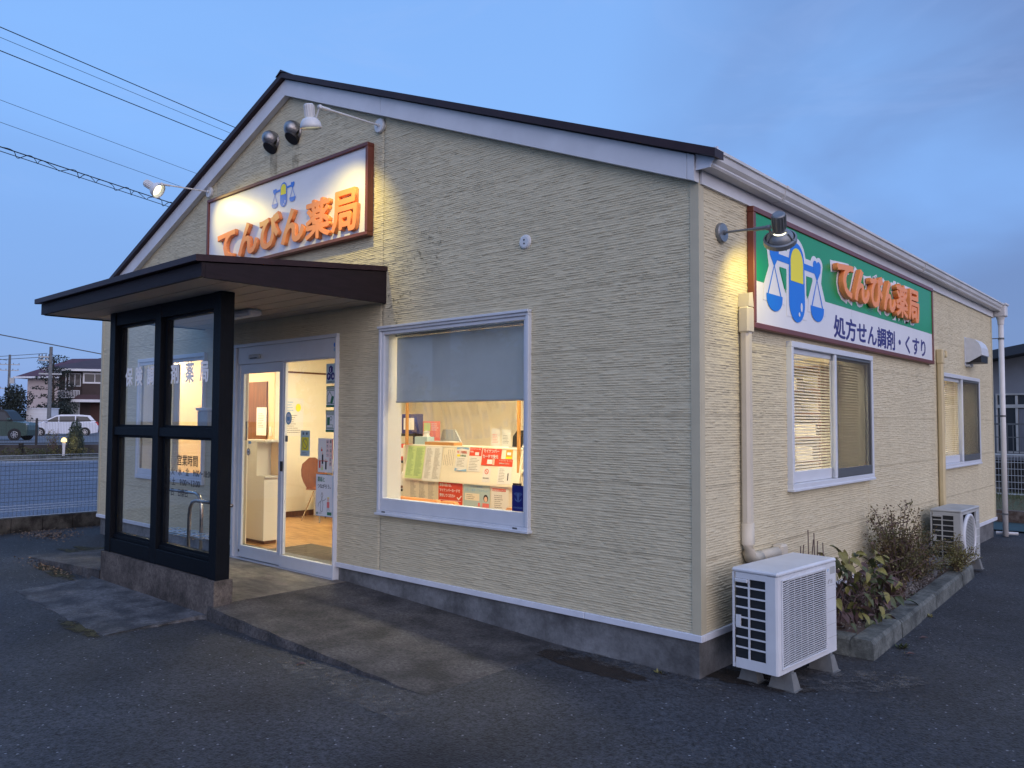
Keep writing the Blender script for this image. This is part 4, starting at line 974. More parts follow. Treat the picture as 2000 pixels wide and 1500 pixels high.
def twig_shrub(name, label, c, h, rad, nst, nleaf, lm, seed, lsz=.013, flop=.5):
    nst = int(nst * 1.35); nleaf = int(nleaf * 1.5); lsz *= 1.15
    rr = random.Random(seed); t = thing(name, label, 'shrub', c); st = MB(); lf = MB()
    for k in range(nst):
        a = rr.uniform(0, 2 * PI); sp = rad * math.sqrt(rr.random()); hh = h * rr.uniform(.45, 1.0) * (1 - .45 * (sp / rad) ** 2)
        tip = Vector((c[0] + sp * math.cos(a) * .55, c[1] + sp * math.sin(a), c[2] + hh)); mid = Vector((c[0] + .25 * (tip.x - c[0]), c[1] + .35 * (tip.y - c[1]), c[2] + hh * .5))
        b0 = Vector((c[0] + rr.uniform(-.02, .02), c[1] + rr.uniform(-.04, .04), c[2]))
        st.tube([b0, mid, tip], .0055, 5, r2=.0016)
        for j in range(nleaf):
            u = rr.uniform(.35, 1.02); p = b0.lerp(mid, u * 2) if u < .5 else mid.lerp(tip, u * 2 - 1)
            p = p + Vector((rr.gauss(0, .022), rr.gauss(0, .026), rr.gauss(0, .02))); s = lsz * rr.uniform(.6, 1.3)
            d = Vector((rr.gauss(0, 1), rr.gauss(0, 1), rr.gauss(.5, .8))).normalized(); q = d.cross(Vector((rr.gauss(0, 1), rr.gauss(0, 1), rr.gauss(0, 1)))).normalized()
            lf.face([p, p + d * s + q * s * .42, p + d * s * 2, p + d * s - q * s * .42], 0 if rr.random() < .7 else 1)
    st.build('twigs', 'stem', t); o = lf.build('foliage', lm, t); o['kind'] = 'stuff'; return t
twig_shrub('shrub', 'tallest twiggy shrub with small bronze-green leaves in the middle of the bed', (.27, 3.06, -.19), .88, .52, 44, 60, ['shrubleaf', 'leafp'], 1)
twig_shrub('shrub', 'thin-leaved grey-green shrub spreading against the wall behind the tallest twigs', (.20, 3.75, -.19), .66, .62, 46, 75, ['shrubleaf', 'leafg'], 2, .010)
twig_shrub('shrub', 'yellowish leggy shrub growing up in front of the far air conditioner', (.42, 4.42, -.19), .46, .36, 24, 48, ['leafy', 'shrubleaf'], 3, .011)
twig_shrub('shrub', 'small low shrub at the foot of the tallest twigs', (.34, 2.62, -.20), .22, .25, 16, 36, ['leafp', 'shrubleaf'], 4, .012)
# weeds, moss, leaf litter
def weed(loc, label, n=14, s=.06, m='leafg', seed=1):
    rr = random.Random(seed); g = MB()
    for k in range(n):
        a = rr.uniform(0, 6.28); l = s * rr.uniform(.5, 1.2); d = Vector((math.cos(a), math.sin(a), rr.uniform(.2, 1.2))).normalized(); q = Vector((-math.sin(a), math.cos(a), 0)) * l * .22
        b = Vector(loc) + Vector((rr.gauss(0, s * .25), rr.gauss(0, s * .25), 0)); g.face([b, b + d * l * .5 + q, b + d * l, b + d * l * .5 - q])
    tag(g.build('weed', m, loc=loc), label, 'weed')
weed((.70, 1.62, -.28), 'green weed growing at the foot of the kerb near its first joint', 26, .05, 'leafg', 3)
weed((.60, 2.75, -.28), 'yellowish weed tuft at the foot of the kerb further along', 24, .035, 'leafy', 4)
weed((-.27, -.05, -.28), 'pale weed sprouting at the foundation near the building corner', 12, .05, 'leafy', 5)
weed((.42, 2.95, -.165), 'small round green weed behind the kerb', 40, .035, 'leafg', 6)
def patch(name, pts, z, m):
    g = MB(); g.face([(x, y, z) for x, y in pts]); tag(g.build(name, m), kind='stuff')
def ragged(cx, cy, rx, ry, n=40, seed=0, rot=0):
    rr = random.Random(seed); o = []
    for i in range(n):
        a = 2 * PI * i / n; k = 1 + rr.uniform(-.22, .12); x, y = rx * k * math.cos(a), ry * k * math.sin(a)
        o.append((cx + x * math.cos(rot) - y * math.sin(rot), cy + x * math.sin(rot) + y * math.cos(rot)))
    return o
def soft(name, col, thr=.45, sc=7, dens=1.0):
    m = mat(name, col, .95, var=.5, vscale=20, bump=.8, bscale=80); n = m.node_tree.nodes; l = m.node_tree.links
    b = n['Principled BSDF']; nz = n.new('ShaderNodeTexNoise'); nz.inputs['Scale'].default_value = sc; nz.inputs['Detail'].default_value = 9; nz.inputs['Roughness'].default_value = .7; tc = n.new('ShaderNodeTexCoord'); l.new(tc.outputs['Object'], nz.inputs['Vector'])
    mr = n.new('ShaderNodeMapRange'); mr.inputs['From Min'].default_value = thr - .06; mr.inputs['From Max'].default_value = thr + .10; mr.inputs['To Max'].default_value = dens; l.new(nz.outputs['Fac'], mr.inputs['Value']); l.new(mr.outputs[0], b.inputs['Alpha']); return m
MT['mosspatch'] = soft('moss_patch', (.050, .046, .014)); MT['stain'] = soft('brown_stain', (.030, .020, .013), .40, 5, .85)
MT['dust'] = soft('pale_grit', (.17, .165, .16), .50, 9, .6)
patch('moss', ragged(-7.4, -.55, .9, .33, seed=1, rot=.25), -.2705, 'mosspatch')
patch('moss', ragged(-6.7, -1.42, .55, .10, seed=2, rot=-.05), -.2755, 'mosspatch')
patch('moss', ragged(-4.1, -2.12, .4, .07, seed=12), -.2745, 'mosspatch')
patch('stain', ragged(-.75, -.20, .55, .13, seed=3, rot=-.1), -.2762, 'stain')
patch('stain', ragged(.25, .25, .35, .16, seed=4, rot=.2), -.2760, 'stain')
patch('grit', ragged(-.60, -.06, .75, .12, seed=5, rot=0), -.2742, 'dust')
patch('grit', ragged(.62, .55, .55, .22, seed=6, rot=.8), -.2741, 'dust')
patch('grit', ragged(-1.6, -1.55, .9, .16, seed=7, rot=-.1), -.2740, 'dust')
# fallen leaves and twigs
MT['litter'] = mat('leaf_litter', (.20, .14, .10), .9, var=.6, vscale=40)
g = MB(); rr = random.Random(8)
for k in range(700):
    if k < 420: x, y = rr.gauss(-9.55, .28), rr.gauss(-.55, .16)
    elif k < 560: x, y = rr.gauss(-7.0, .35), rr.gauss(-1.40, .05)
    else: x, y = rr.gauss(-10.0, .08), rr.uniform(-3, .5)
    if x < -10.12: continue
    s = rr.uniform(.012, .035); a = rr.uniform(0, 6.28); z = -.272 + rr.uniform(0, .03) * (1 if k < 420 else .3)
    g.face([(x, y, z), (x + s * math.cos(a), y + s * math.sin(a), z + rr.uniform(0, .02)), (x + s * math.cos(a) - s * .5 * math.sin(a), y + s * math.sin(a) + s * .5 * math.cos(a), z + rr.uniform(0, .02)), (x - s * .5 * math.sin(a), y + s * .5 * math.cos(a), z)])
tag(g.build('leaf_litter', 'litter'), kind='stuff')

# mould specks and rain marks on the siding, stray leaves
MT['mould'] = soft('mould_specks', (.05, .045, .03), .62, 26, .9); MT['runmark'] = soft('rain_mark', (.20, .17, .12), .44, 6, .30)
def wallpatch(name, x0, x1, z0, z1, m):
    g = MB(); g.face([(x0, -.0145, z0), (x1, -.0145, z0), (x1, -.0145, z1), (x0, -.0145, z1)]); g.build(name, m, BLD)
wallpatch('mould_mark', -3.04, -2.72, 2.05, 2.78, 'mould'); wallpatch('mould_mark', -2.70, -2.35, 2.55, 2.95, 'mould')
wallpatch('rain_mark', -5.02, -4.88, 3.86, 4.16, 'runmark'); wallpatch('rain_mark', -4.60, -4.48, 3.86, 4.16, 'runmark')
for i, (x, y, m, lab) in enumerate(((.77, 1.44, 'leafp', 'pinkish dead leaf on the asphalt by the kerb joint weed'), (.72, 1.95, 'litter', 'small dry leaf on the asphalt beside the second kerb stone'), (-2.1, -1.52, 'litter', 'dry leaf on the asphalt in front of the ramp edge'))):
    if m == 'litter' : m = 'leafp'
    g = MB(); g.face([(x, y, -.272), (x + .03, y + .012, -.262), (x + .055, y + .05, -.268), (x + .02, y + .045, -.258)]); tag(g.build('fallen_leaf', m, loc=(x, y, -.275)), lab, 'leaf')
# ================================================================== INTERIOR THINGS
def lines(parent, x0, x1, z0, z1, n, y, m='greyink', seed=0, th=.35, P=None):
    rr = random.Random(seed); g = MB(); dz = (z1 - z0) / n
    for i in range(n):
        zc = z1 - (i + .5) * dz; w = (x1 - x0) * rr.uniform(.55, 1.0)
        # broken into word-like dashes
        x = x0
        while x < x0 + w - .004:
            l = rr.uniform(.006, .022); q = [(x, zc - dz * th / 2), (min(x + l, x0 + w), zc - dz * th / 2), (min(x + l, x0 + w), zc + dz * th / 2), (x, zc + dz * th / 2)]
            g.face([P(*p) for p in q] if P else [(p[0], y, p[1]) for p in q]); x += l + rr.uniform(.002, .006)
    return g.build('print', m, parent)
def sheetp(label, x0, x1, z0, z1, y, m='paper', cat='poster', group=None, t=.0012, edge=None, name='poster'):
    o = thing(name, label, cat, ((x0 + x1) / 2, y, z0), group=group)
    B('sheet', m, o, x0, x1, y, y + t, z0, z1)
    return o
def rect(parent, x0, x1, z0, z1, y, m, name='print'): return MB().box(x0, x1, y - .0008, y - .0001, z0, z1).build(name, m, parent)
CG = 'papers stuck on the reception counter'
CT = thing('reception_counter', 'cream reception counter covered in notices behind the big window', 'counter', (-4.0, 2.3, -.10))
g = MB(); g.prism([(2.0, 1.02), (2.02, 1.02), (1.955, .62), (1.93, .60), (1.93, .615)], -5.10, -3.20, 'x'); g.box(-5.10, -3.20, 1.955, 1.975, -.10, .62); g.box(-5.10, -3.20, 1.99, 2.30, 1.0, 1.024, b=.004); g.box(-5.12, -5.10, 1.955, 2.30, -.10, 1.02); g.build('front_panel', 'counter', CT)
B('worktop', 'counter', CT, -5.1, -1.2, 2.05, 2.55, .72, .75)
B('side_section', 'counter', CT, -3.19, -1.4, 2.05, 2.6, -.1, .95)
# upper papers lean with the panel
def yu(z): return 1.997 - (1.02 - z) * .16
def lean(label, x0, x1, z1, z0, m='paper', name='notice', dx=None):
    # panel leaning: lower edge nearer to the window
    o = thing(name, label, 'notice', ((x0 + x1) / 2, yu(z0), z0), group=CG)
    g = MB(); e = .0012
    for d in (0, e): g.face([(x0, yu(z0) - .004 - d, z0), (x1, yu(z0) - .004 - d, z0), (x1, yu(z1) - .004 - d, z1), (x0, yu(z1) - .004 - d, z1)])
    g.build('sheet', m, o); return o
PL = lambda d: (lambda x, z: (x, yu(z) - .0062 - d, z))
def lrect(o, x0, x1, z0, z1, m, d=0):
    P = PL(d); g = MB(); g.face([P(x0, z0), P(x1, z0), P(x1, z1), P(x0, z1)]); return g.build('print', m, o)
TILT = Matrix.Rotation(math.atan(.16), 4, 'X')
def ltext(o, s, x, z, h, m, width=None, bold=.01, d=.001): return text('print', s, m, o, (x, yu(z) - .0066 - d, z), h, bold=bold, width=width, tilt=TILT)
o = lean('long pale green sheets of fine print at the end of the counter', -5.06, -4.75, 1.01, .62, 'papergreen'); lines(o, -5.04, -4.92, .65, .99, 26, 0, 'green', 1, P=PL(0)); lines(o, -4.90, -4.77, .65, .99, 26, 0, 'green', 2, P=PL(0))
o = lean('large white printed sheet in two columns next to the green sheets', -4.73, -4.44, 1.01, .60); lines(o, -4.71, -4.60, .63, .99, 28, 0, 'greyink', 3, P=PL(0)); lines(o, -4.57, -4.46, .63, .99, 28, 0, 'greyink', 4, P=PL(0)); 
o = lean('cream sheet with vertical handwriting on the counter', -4.42, -4.23, 1.0, .77, 'counter')
g = MB(); rr = random.Random(5)
for k in range(6):
    x = -4.40 + k * .03; z = .98 - (.06 if k in (0, 1) else 0)
    while z > .80: l = rr.uniform(.006, .014); P = PL(0); g.face([P(x, z - l), P(x + .007, z - l), P(x + .007, z), P(x, z)]); z -= l + .004
g.build('print', 'greyink', o)
o = lean('white notice with blue triangles along its top and bottom edges', -4.205, -4.01, 1.01, .74)
P = PL(0); g = MB(); g.face([P(-4.205, 1.01), P(-4.01, 1.01), P(-4.01, .985)]); g.face([P(-4.205, 1.01), P(-4.205, .985), P(-4.10, 1.005)]); g.face([P(-4.205, .74), P(-4.01, .74), P(-4.01, .768)]); g.face([P(-4.205, .74), P(-4.15, .765), P(-4.205, .775)]); g.build('print', 'skyblue', o)
ltext(o, '第三者認証', -4.19, .945, .035, 'red', width=.16); lrect(o, -4.19, -4.14, .905, .93, 'yellow', .001); ltext(o, 'お薬相談', -4.13, .908, .022, 'green', width=.09); lines(o, -4.18, -4.04, .79, .89, 6, 0, 'greyink', 6, P=PL(0))
o = lean('white notice with a small red heading panel left of the big red card notice', -3.99, -3.80, 1.015, .745)
lrect(o, -3.99, -3.80, .92, 1.015, 'red'); ltext(o, 'マイナンバーカードを', -3.985, .99, .02, 'printwhite', width=.165); ltext(o, '受付に', -3.98, .96, .02, 'printwhite'); lrect(o, -3.90, -3.84, .928, .962, 'printwhite', .001); lines(o, -3.975, -3.82, .76, .90, 8, 0, 'greyink', 7, P=PL(0))
o = lean('large red card-reception notice with white lettering and a picture of a card', -3.79, -3.50, 1.02, .82, 'red')
ltext(o, 'マイナンバー', -3.765, .965, .045, 'printwhite', width=.235, bold=.03); ltext(o, 'カードで受付', -3.77, .905, .045, 'printwhite', width=.235, bold=.03); lrect(o, -3.70, -3.62, .838, .888, 'printwhite', .001); lrect(o, -3.615, -3.585, .83, .895, 'flesh', .0015)
o = lean('small orange and yellow notice above a red-topped leaflet', -3.43, -3.335, 1.003, .905, 'orange'); lrect(o, -3.43, -3.335, .905, .925, 'yellow'); lrect(o, -3.41, -3.355, .945, .975, 'printwhite', .001)
o = lean('white leaflet with a red heading at the end of the counter', -3.52, -3.32, .90, .63)
lrect(o, -3.52, -3.32, .82, .90, 'red'); ltext(o, 'マイナンバーカードで', -3.515, .875, .02, 'printwhite', width=.185); ltext(o, 'お申込みください', -3.515, .845, .02, 'printwhite', width=.15); lines(o, -3.50, -3.40, .65, .80, 9, 0, 'greyink', 8, P=PL(0)); lrect(o, -3.375, -3.36, .67, .75, 'printblack')
o = lean('small white no-smoking notice under the big red card notice', -3.75, -3.63, .80, .635)
g = MB(); P = PL(.001); n = 20; c = (-3.69, .755)
for i in range(n):
    a, b = 2 * PI * i / n, 2 * PI * (i + 1) / n; g.face([P(c[0] + .03 * math.cos(a), c[1] + .03 * math.sin(a)), P(c[0] + .03 * math.cos(b), c[1] + .03 * math.sin(b)), P(c[0] + .022 * math.cos(b), c[1] + .022 * math.sin(b)), P(c[0] + .022 * math.cos(a), c[1] + .022 * math.sin(a))])
g.face([P(-3.712, .772), P(-3.707, .777), P(-3.668, .738), P(-3.673, .733)]); g.build('print', 'red', o); ltext(o, '敷地内禁煙', -3.735, .675, .018, 'greyink', width=.09)
yy = 1.947
o = sheetp('pale fine-print sheets low on the counter behind the orange bench', -5.0, -4.52, .34, .61, yy, 'counter', 'notice', CG, name='notice'); 
for k in range(3): lines(o, -4.97 + k * .16, -4.85 + k * .16, .36, .59, 18, yy - .001, 'greyink', 20 + k)
o = sheetp('red notice asking patients to check in by card, with a white tick', -4.47, -4.07, .30, .61, yy, 'red', 'notice', CG, name='notice')
text('print', '患者の皆さま、', 'printwhite', o, (-4.45, yy - .001, .555), .036, bold=.03, width=.20); text('print', 'マイナンバーカードで', 'printwhite', o, (-4.45, yy - .001, .495), .04, bold=.03, width=.34); text('print', '受付してください', 'printwhite', o, (-4.45, yy - .001, .435), .04, bold=.03, width=.26); text('print', '✓', 'printwhite', o, (-4.16, yy - .001, .40), .10, bold=.02, width=.08)
rect(o, -4.45, -4.09, .392, .396, yy, 'printwhite'); rect(o, -4.25, -4.22, .31, .355, yy, 'printwhite'); rect(o, -4.15, -4.10, .31, .35, yy, 'printwhite')
o = sheetp('pale blue poster of a woman with dark hair holding a card', -4.05, -3.635, .30, .61, yy, 'lightblue', 'poster', CG)
text('print', 'マイナ保険証', 'skyblue', o, (-3.94, yy - .001, .57), .03, width=.19); text('print', 'まず、１度使ってみませんか？', 'skyblue', o, (-4.02, yy - .001, .525), .032, width=.36)
rect(o, -4.03, -3.80, .42, .50, yy, 'counter'); lines(o, -4.0, -3.83, .43, .49, 3, yy - .002, 'greyink', 31)
def disc(parent, cx, cz, rx, rz_, y, m, n=18, a0=0, a1=2 * PI):
    g = MB(); g.face([(cx + rx * math.cos(a0 + (a1 - a0) * i / n), y, cz + rz_ * math.sin(a0 + (a1 - a0) * i / n)) for i in range(n)]); return g.build('print', m, parent)
disc(o, -3.70, .455, .036, .042, yy - .0010, 'printblack'); disc(o, -3.70, .445, .024, .030, yy - .0016, 'flesh'); rect(o, -3.75, -3.65, .30, .40, yy - .001, 'pink'); rect(o, -3.82, -3.79, .36, .40, yy - .001, 'pink'); disc(o, -3.83, .345, .05, .012, yy - .002, 'flesh')
rect(o, -4.05, -3.64, .30, .318, yy - .001, 'printwhite')
o = sheetp('cream notice with a red heading bar low on the counter', -3.62, -3.36, .30, .60, yy, 'paper', 'notice', CG, name='notice'); rect(o, -3.60, -3.40, .545, .575, yy, 'red'); text('print', '保険証利用のお知らせ', 'printwhite', o, (-3.595, yy - .0015, .552), .017, width=.19); lines(o, -3.57, -3.42, .36, .51, 7, yy - .001, 'greyink', 33); 
o = sheetp('white notice in a stand right of the counter post', -3.13, -3.0, .62, .93, 1.93, 'paper', 'notice', CG, name='notice'); rect(o, -3.13, -3.0, .88, .93, 1.93, 'skyblue'); lines(o, -3.115, -3.02, .65, .86, 9, 1.929, 'skyblue', 34); rect(o, -3.13,-3.0,.62,.64,1.93,'skyblue')
# posts and clear sheet
for x, w in ((-5.07, 'left'), (-3.235, 'right')):
    p = thing('wooden_post', 'slim wooden post holding the clear plastic sheet, ' + ('near the blue box shelf' if x < -5 else 'beside the black card reader'), 'post', (x, 1.96, .6)); B('post', 'postwood', p, x - .014, x + .014, 1.955, 1.985, .64 if x > -4 else 1.02, 2.38)
    if x > -4: B('clip', 'black', p, x - .05, x + .05, 1.93, 1.957, .625, .65)
cs = thing('plastic_sheet', 'draped clear plastic sheet hung above the reception counter', 'plastic sheet', (-4.15, 1.99, 1.2))
g = MB(); nx, nz_ = 40, 20; V = []
for j in range(nz_ + 1):
    for i in range(nx + 1):
        u, v = i / nx, j / nz_; x = -5.06 + 1.81 * u; z = 1.20 + 1.1 * v - .10 * math.sin(PI * u) * (1 - v)
        V.append((x, 1.985 + .022 * math.sin(14 * math.hypot(u - .5, (v - 1.5) * .8)) + .010 * math.sin(u * 37 + v * 9), z))
g.raw(V, [(j * (nx + 1) + i, j * (nx + 1) + i + 1, (j + 1) * (nx + 1) + i + 1, (j + 1) * (nx + 1) + i) for j in range(nz_) for i in range(nx)]); g.build('sheet', 'plastic', cs, smooth=True)
# things on the counter
cr_ = thing('card_reader', 'black card reader terminal on a white stand at the end of the counter', 'card reader', (-3.3, 2.1, 1.024))
g = MB(); g.prism([(2.05, 1.035), (2.22, 1.035), (2.20, 1.20), (2.13, 1.215), (2.06, 1.15)], -3.40, -3.26, 'x'); g.build('body', 'black', cr_); g = MB(); g.prism([(2.04, 1.025), (2.24, 1.025), (2.24, 1.21), (2.16, 1.22)], -3.257, -3.17, 'x'); g.build('stand', 'cabinet', cr_); B('base', 'acgrey', cr_, -3.43, -3.2, 2.02, 2.24, 1.0245, 1.034)
tr = thing('paper_tray', 'shallow wooden tray of papers on the counter top', 'tray', (-4.55, 2.08, 1.024)); B('tray', 'postwood', tr, -4.80, -4.29, 2.02, 2.16, 1.0245, 1.062, b=.004); B('papers', 'paper', tr, -4.74, -4.33, 2.03, 2.15, 1.0625, 1.072)
tb = thing('tissue_box', 'pale blue tissue box on the counter with a tissue pulled out', 'tissue box', (-4.92, 2.12, 1.024)); B('box', 'lightblue', tb, -5.03, -4.80, 2.06, 2.18, 1.0245, 1.12, b=.003); g = MB(); g.lathe([(.05, 0), (.035, .03), (.045, .06), (.0, .075)], (-4.88, 2.12, 1.121), (0, 0, 1), 9); g.build('tissue', 'paper', tb)
lf = thing('leaflet_holder', 'pink and green leaflet standing behind the tissue box', 'leaflet', (-4.9, 2.24, 1.024)); B('leaflet', 'pink', lf, -5.08, -4.77, 2.24, 2.246, 1.03, 1.31); rect(lf, -5.06, -4.94, 1.19, 1.29, 2.239, 'papergreen'); lines(lf, -4.92, -4.79, 1.19, 1.29, 4, 2.238, 'printwhite', 40)
for (a, b, c, d, lab) in ((-3.86, -3.72, 1.03, 1.23, 'white leaflet with a red-bordered panel standing on the counter'), (-3.70, -3.56, 1.03, 1.22, 'white drawing sheet standing beside the card reader')):
    o = sheetp(lab, a, b, c, d, 2.20, 'paper', 'leaflet', name='leaflet'); lines(o, a + .02, b - .02, c + .03, d - .06, 6, 2.199, 'pink' if a < -3.8 else 'greyink', 41)
cl = thing('clipboard', 'grey tilted display board on the counter behind the wooden tray', 'board', (-4.55, 2.3, 1.03)); g = MB(); g.prism([(-4.82, 1.03), (-4.42, 1.03), (-4.55, 1.21), (-4.76, 1.21)], 2.28, 2.30, 'y'); g.build('board', 'acgrey', cl)
# dark shelf with boxes at the left of the window
sh = thing('dark_shelf', 'dark shelf with magazines behind the left end of the counter', 'shelf', (-5.35, 2.3, -.1))
for x in (-5.60, -5.165): B('upright', 'black', sh, x, x + .03, 2.15, 2.18, -.1, 1.16)
for z in (.1, .42, .78, 1.12): B('shelf_board', 'black', sh, -5.62, -5.12, 2.14, 2.42, z, z + .03)
for (a, b, c, d, e, m, lab) in ((-5.42, -5.14, 2.18, 2.3, (1.151, 1.40), 'securitynavy', 'navy blue display box on top of the dark shelf'), (-5.45, -5.2, 2.16, 2.3, (.811, 1.02), 'red', 'red box on the second shelf of the dark shelf'), (-5.5, -5.2, 2.16, 2.3, (.451, .66), 'paper', 'stack of white leaflets on the dark shelf')):
    o = thing('display_box', lab, 'box', ((a + b) / 2, c, e[0])); B('box', m, o, a, b, c, d, e[0], e[1], b=.004); rect(o, a + .04, b - .04, e[0] + .05, e[1] - .05, c, 'paper')
st = thing('side_table', 'small dark-legged side table left of the orange bench', 'table', (-5.15, 1.8, -.1)); B('top', 'brown', st, -5.5, -5.0, 1.6, 1.85, .50, .53); B('leg', 'black', st, -5.035, -5.01, 1.61, 1.64, -.1, .50); B('leg', 'black', st, -5.49, -5.465, 1.61, 1.64, -.1, .50)
# benches
for (a, b, lab) in ((-4.15, -2.95, 'long orange vinyl bench back below the big window'), (-2.93, -2.72, 'short orange bench end in front of the red notice'), (-2.12, -1.75, 'orange seat back by the navy sticker')):
    o = thing('bench', lab, 'bench', ((a + b) / 2, .62, -.1)); B('backrest', 'sofa', o, a, b, .50, .60, .18, .585, b=.025); B('seat', 'sofa', o, a, b, .60, 1.0, .14, .30, b=.03); B('base', 'brown', o, a + .03, b - .03, .62, .96, -.1, .139)
# roller blind in the big window
rbn = thing('roller_blind', 'blue-grey roller blind half lowered in the big window', 'blind', (-2.3, .12, 1.48))
B('fabric', 'blind', rbn, -3.065, -1.525, .118, .1195, 1.49, 2.06); g = MB(); g.tube([(-3.065, .119, 1.484), (-1.525, .119, 1.484)], .010, 8); g.build('hem_bar', 'acgrey', rbn); g = MB(); g.tube([(-3.08, .13, 2.085), (-1.50, .13, 2.085)], .022, 10); g.build('roller', 'acgrey', rbn)
# security sticker on the big window
ss_ = thing('window_sticker', 'navy blue sticker with a pale winged crest in the lower corner of the big window', 'sticker', (-1.485, -.006, .64))
B('sheet', 'securitynavy', ss_, -1.564, -1.443, -.0062, -.0045, .642, .835)
def spoly(parent, pts, y, m, name='crest'):
    g = MB(); g.face([(x, y, z) for x, z in pts]); return g.build(name, m, parent)
cx_, cz_ = -1.503, .755
for s in (-1, 1):
    for k in range(5):
        a0 = .5 + k * .22; r0, r1 = .012, .046 - k * .004
        spoly(ss_, [(cx_ + s * r0 * math.cos(a0), cz_ - .012 + r0 * math.sin(a0)), (cx_ + s * r1 * math.cos(a0 - .08), cz_ - .012 + r1 * math.sin(a0 - .08) + .01), (cx_ + s * r1 * math.cos(a0 + .06), cz_ - .012 + r1 * math.sin(a0 + .06) + .01)], -.0066, 'securitymark')
    spoly(ss_, [(cx_ + s * .004, cz_ - .045), (cx_ + s * .03, cz_ - .03), (cx_ + s * .036, cz_ - .008), (cx_ + s * .025, cz_ - .022), (cx_ + s * .004, cz_ - .036)], -.0067, 'securitymark')
spoly(ss_, [(cx_ - .012, cz_ + .012), (cx_, cz_ + .03), (cx_ + .012, cz_ + .012), (cx_ + .008, cz_ - .03), (cx_, cz_ - .045), (cx_ - .008, cz_ - .03)], -.0068, 'securitymark')
text('print', '中央警備保障', 'securitymark', ss_, (-1.55, -.0068, .662), .018, width=.093)
# ---------------- stickers and posters on the door glass (outside face)
yd = -.0145
def stick(name, lab, x0, x1, z0, z1, m='printwhite', cat='sticker'):
    o = thing(name, lab, cat, ((x0 + x1) / 2, yd, z0)); B('sheet', m, o, x0, x1, yd - .001, yd, z0, z1); return o
def outl(o, x0, x1, z0, z1, w, m):
    for a, b, c, d in ((x0, x1, z0, z0 + w), (x0, x1, z1 - w, z1), (x0, x0 + w, z0 + w, z1 - w), (x1 - w, x1, z0 + w, z1 - w)): rect(o, a, b, c, d, yd - .001, m)
def line(o, pts, w, m, y=None):
    y = yd - .0022 if y is None else y; g = MB()
    for (a, b), (c, d) in zip(pts[:-1], pts[1:]):
        L = math.hypot(c - a, d - b) or 1; nx_, nz2 = -(d - b) / L * w / 2, (c - a) / L * w / 2
        g.face([(a + nx_, y, b + nz2), (c + nx_, y, d + nz2), (c - nx_, y, d - nz2), (a - nx_, y, b - nz2)])
    g.build('print', m, o)
o = stick('door_sticker', 'grey-blue sticker with three navy hexagons reading JPA, top of the fixed door leaf', -3.945, -3.80, 1.665, 1.855, 'lightblue')
for hx, hz, ch in ((-3.872, 1.80, 'J'), (-3.905, 1.735, 'P'), (-3.839, 1.735, 'A')):
    g = MB(); g.face([(hx + .036 * math.cos(PI / 6 + k * PI / 3), yd - .002, hz + .040 * math.sin(PI / 6 + k * PI / 3)) for k in range(6)]); g.build('hexagon', 'navyprint', o); text('print', ch, 'printwhite', o, (hx - .012, yd - .0028, hz - .016), .045, bold=.01)
text('print', '日本薬剤師会会員', 'printblack', o, (-3.935, yd - .0015, 1.674), .017, width=.125)
o = stick('door_sticker', 'green and white sticker of a house and tablets below the navy hexagons', -3.94, -3.80, 1.44, 1.64)
rect(o, -3.94, -3.80, 1.61, 1.64, yd - .001, 'green'); rect(o, -3.94, -3.80, 1.44, 1.462, yd - .001, 'green'); outl(o, -3.933, -3.807, 1.47, 1.602, .006, 'green')
line(o, [(-3.925, 1.54), (-3.885, 1.59), (-3.845, 1.54)], .006, 'green'); line(o, [(-3.915, 1.54), (-3.915, 1.485), (-3.875, 1.485)], .005, 'green'); g = MB(); g.face([(-3.875, yd - .003, 1.48), (-3.84, yd - .003, 1.475), (-3.815, yd - .003, 1.54), (-3.85, yd - .003, 1.55)]); g.build('print', 'green', o); text('print', '在宅訪問薬局', 'printwhite', o, (-3.935, yd - .003, 1.616), .02, width=.13)
o = stick('door_sticker', 'green and white sticker of a tablet bottle and speech bubble, third from the top', -3.942, -3.80, 1.205, 1.41)
rect(o, -3.942, -3.80, 1.38, 1.41, yd - .001, 'green'); rect(o, -3.942, -3.80, 1.205, 1.227, yd - .001, 'green'); outl(o, -3.935, -3.807, 1.235, 1.372, .006, 'green')
rect(o, -3.92, -3.88, 1.27, 1.345, yd - .001, 'green'); outl(o, -3.925, -3.83, 1.245, 1.275, .004, 'green'); line(o, [(-3.86 + .018 * math.cos(a * PI / 6), 1.335 + .018 * math.sin(a * PI / 6)) for a in range(13)], .005, 'green'); text('print', '健康相談薬局', 'printwhite', o, (-3.935, yd - .003, 1.386), .02, width=.13)
o = stick('poster', 'white poster with a vertical Japanese heading and small red and black figures', -4.06, -3.822, .82, 1.145, 'paper', 'poster')
for i, ch in enumerate('思い立ったが'):
    outl(o, -3.875, -3.838, 1.095 - i * .042, 1.130 - i * .042, .002, 'pink'); text('print', ch, 'printblack', o, (-3.872, yd - .002, 1.102 - i * .042), .030, bold=.01)
for i, ch in enumerate('はちみつ'):
    outl(o, -3.925, -3.888, 1.095 - i * .042, 1.130 - i * .042, .002, 'pink'); text('print', ch, 'printblack', o, (-3.922, yd - .002, 1.102 - i * .042), .030, bold=.01)
for x, z, m, h in ((-4.03, .86, 'red', .07), (-3.985, .90, 'printblack', .09), (-3.93, .85, 'printblack', .08), (-4.0, 1.02, 'red', .02), (-3.99, .84, 'papergreen', .03)): rect(o, x - .012, x + .012, z, z + h, yd - .001, m); disc(o, x, z + h + .01, .009, .011, yd - .003, 'flesh')
rect(o, -4.05, -3.90, .925, .932, yd - .001, 'red'); rect(o, -3.835, -3.824, .95, 1.14, yd - .001, 'pink')
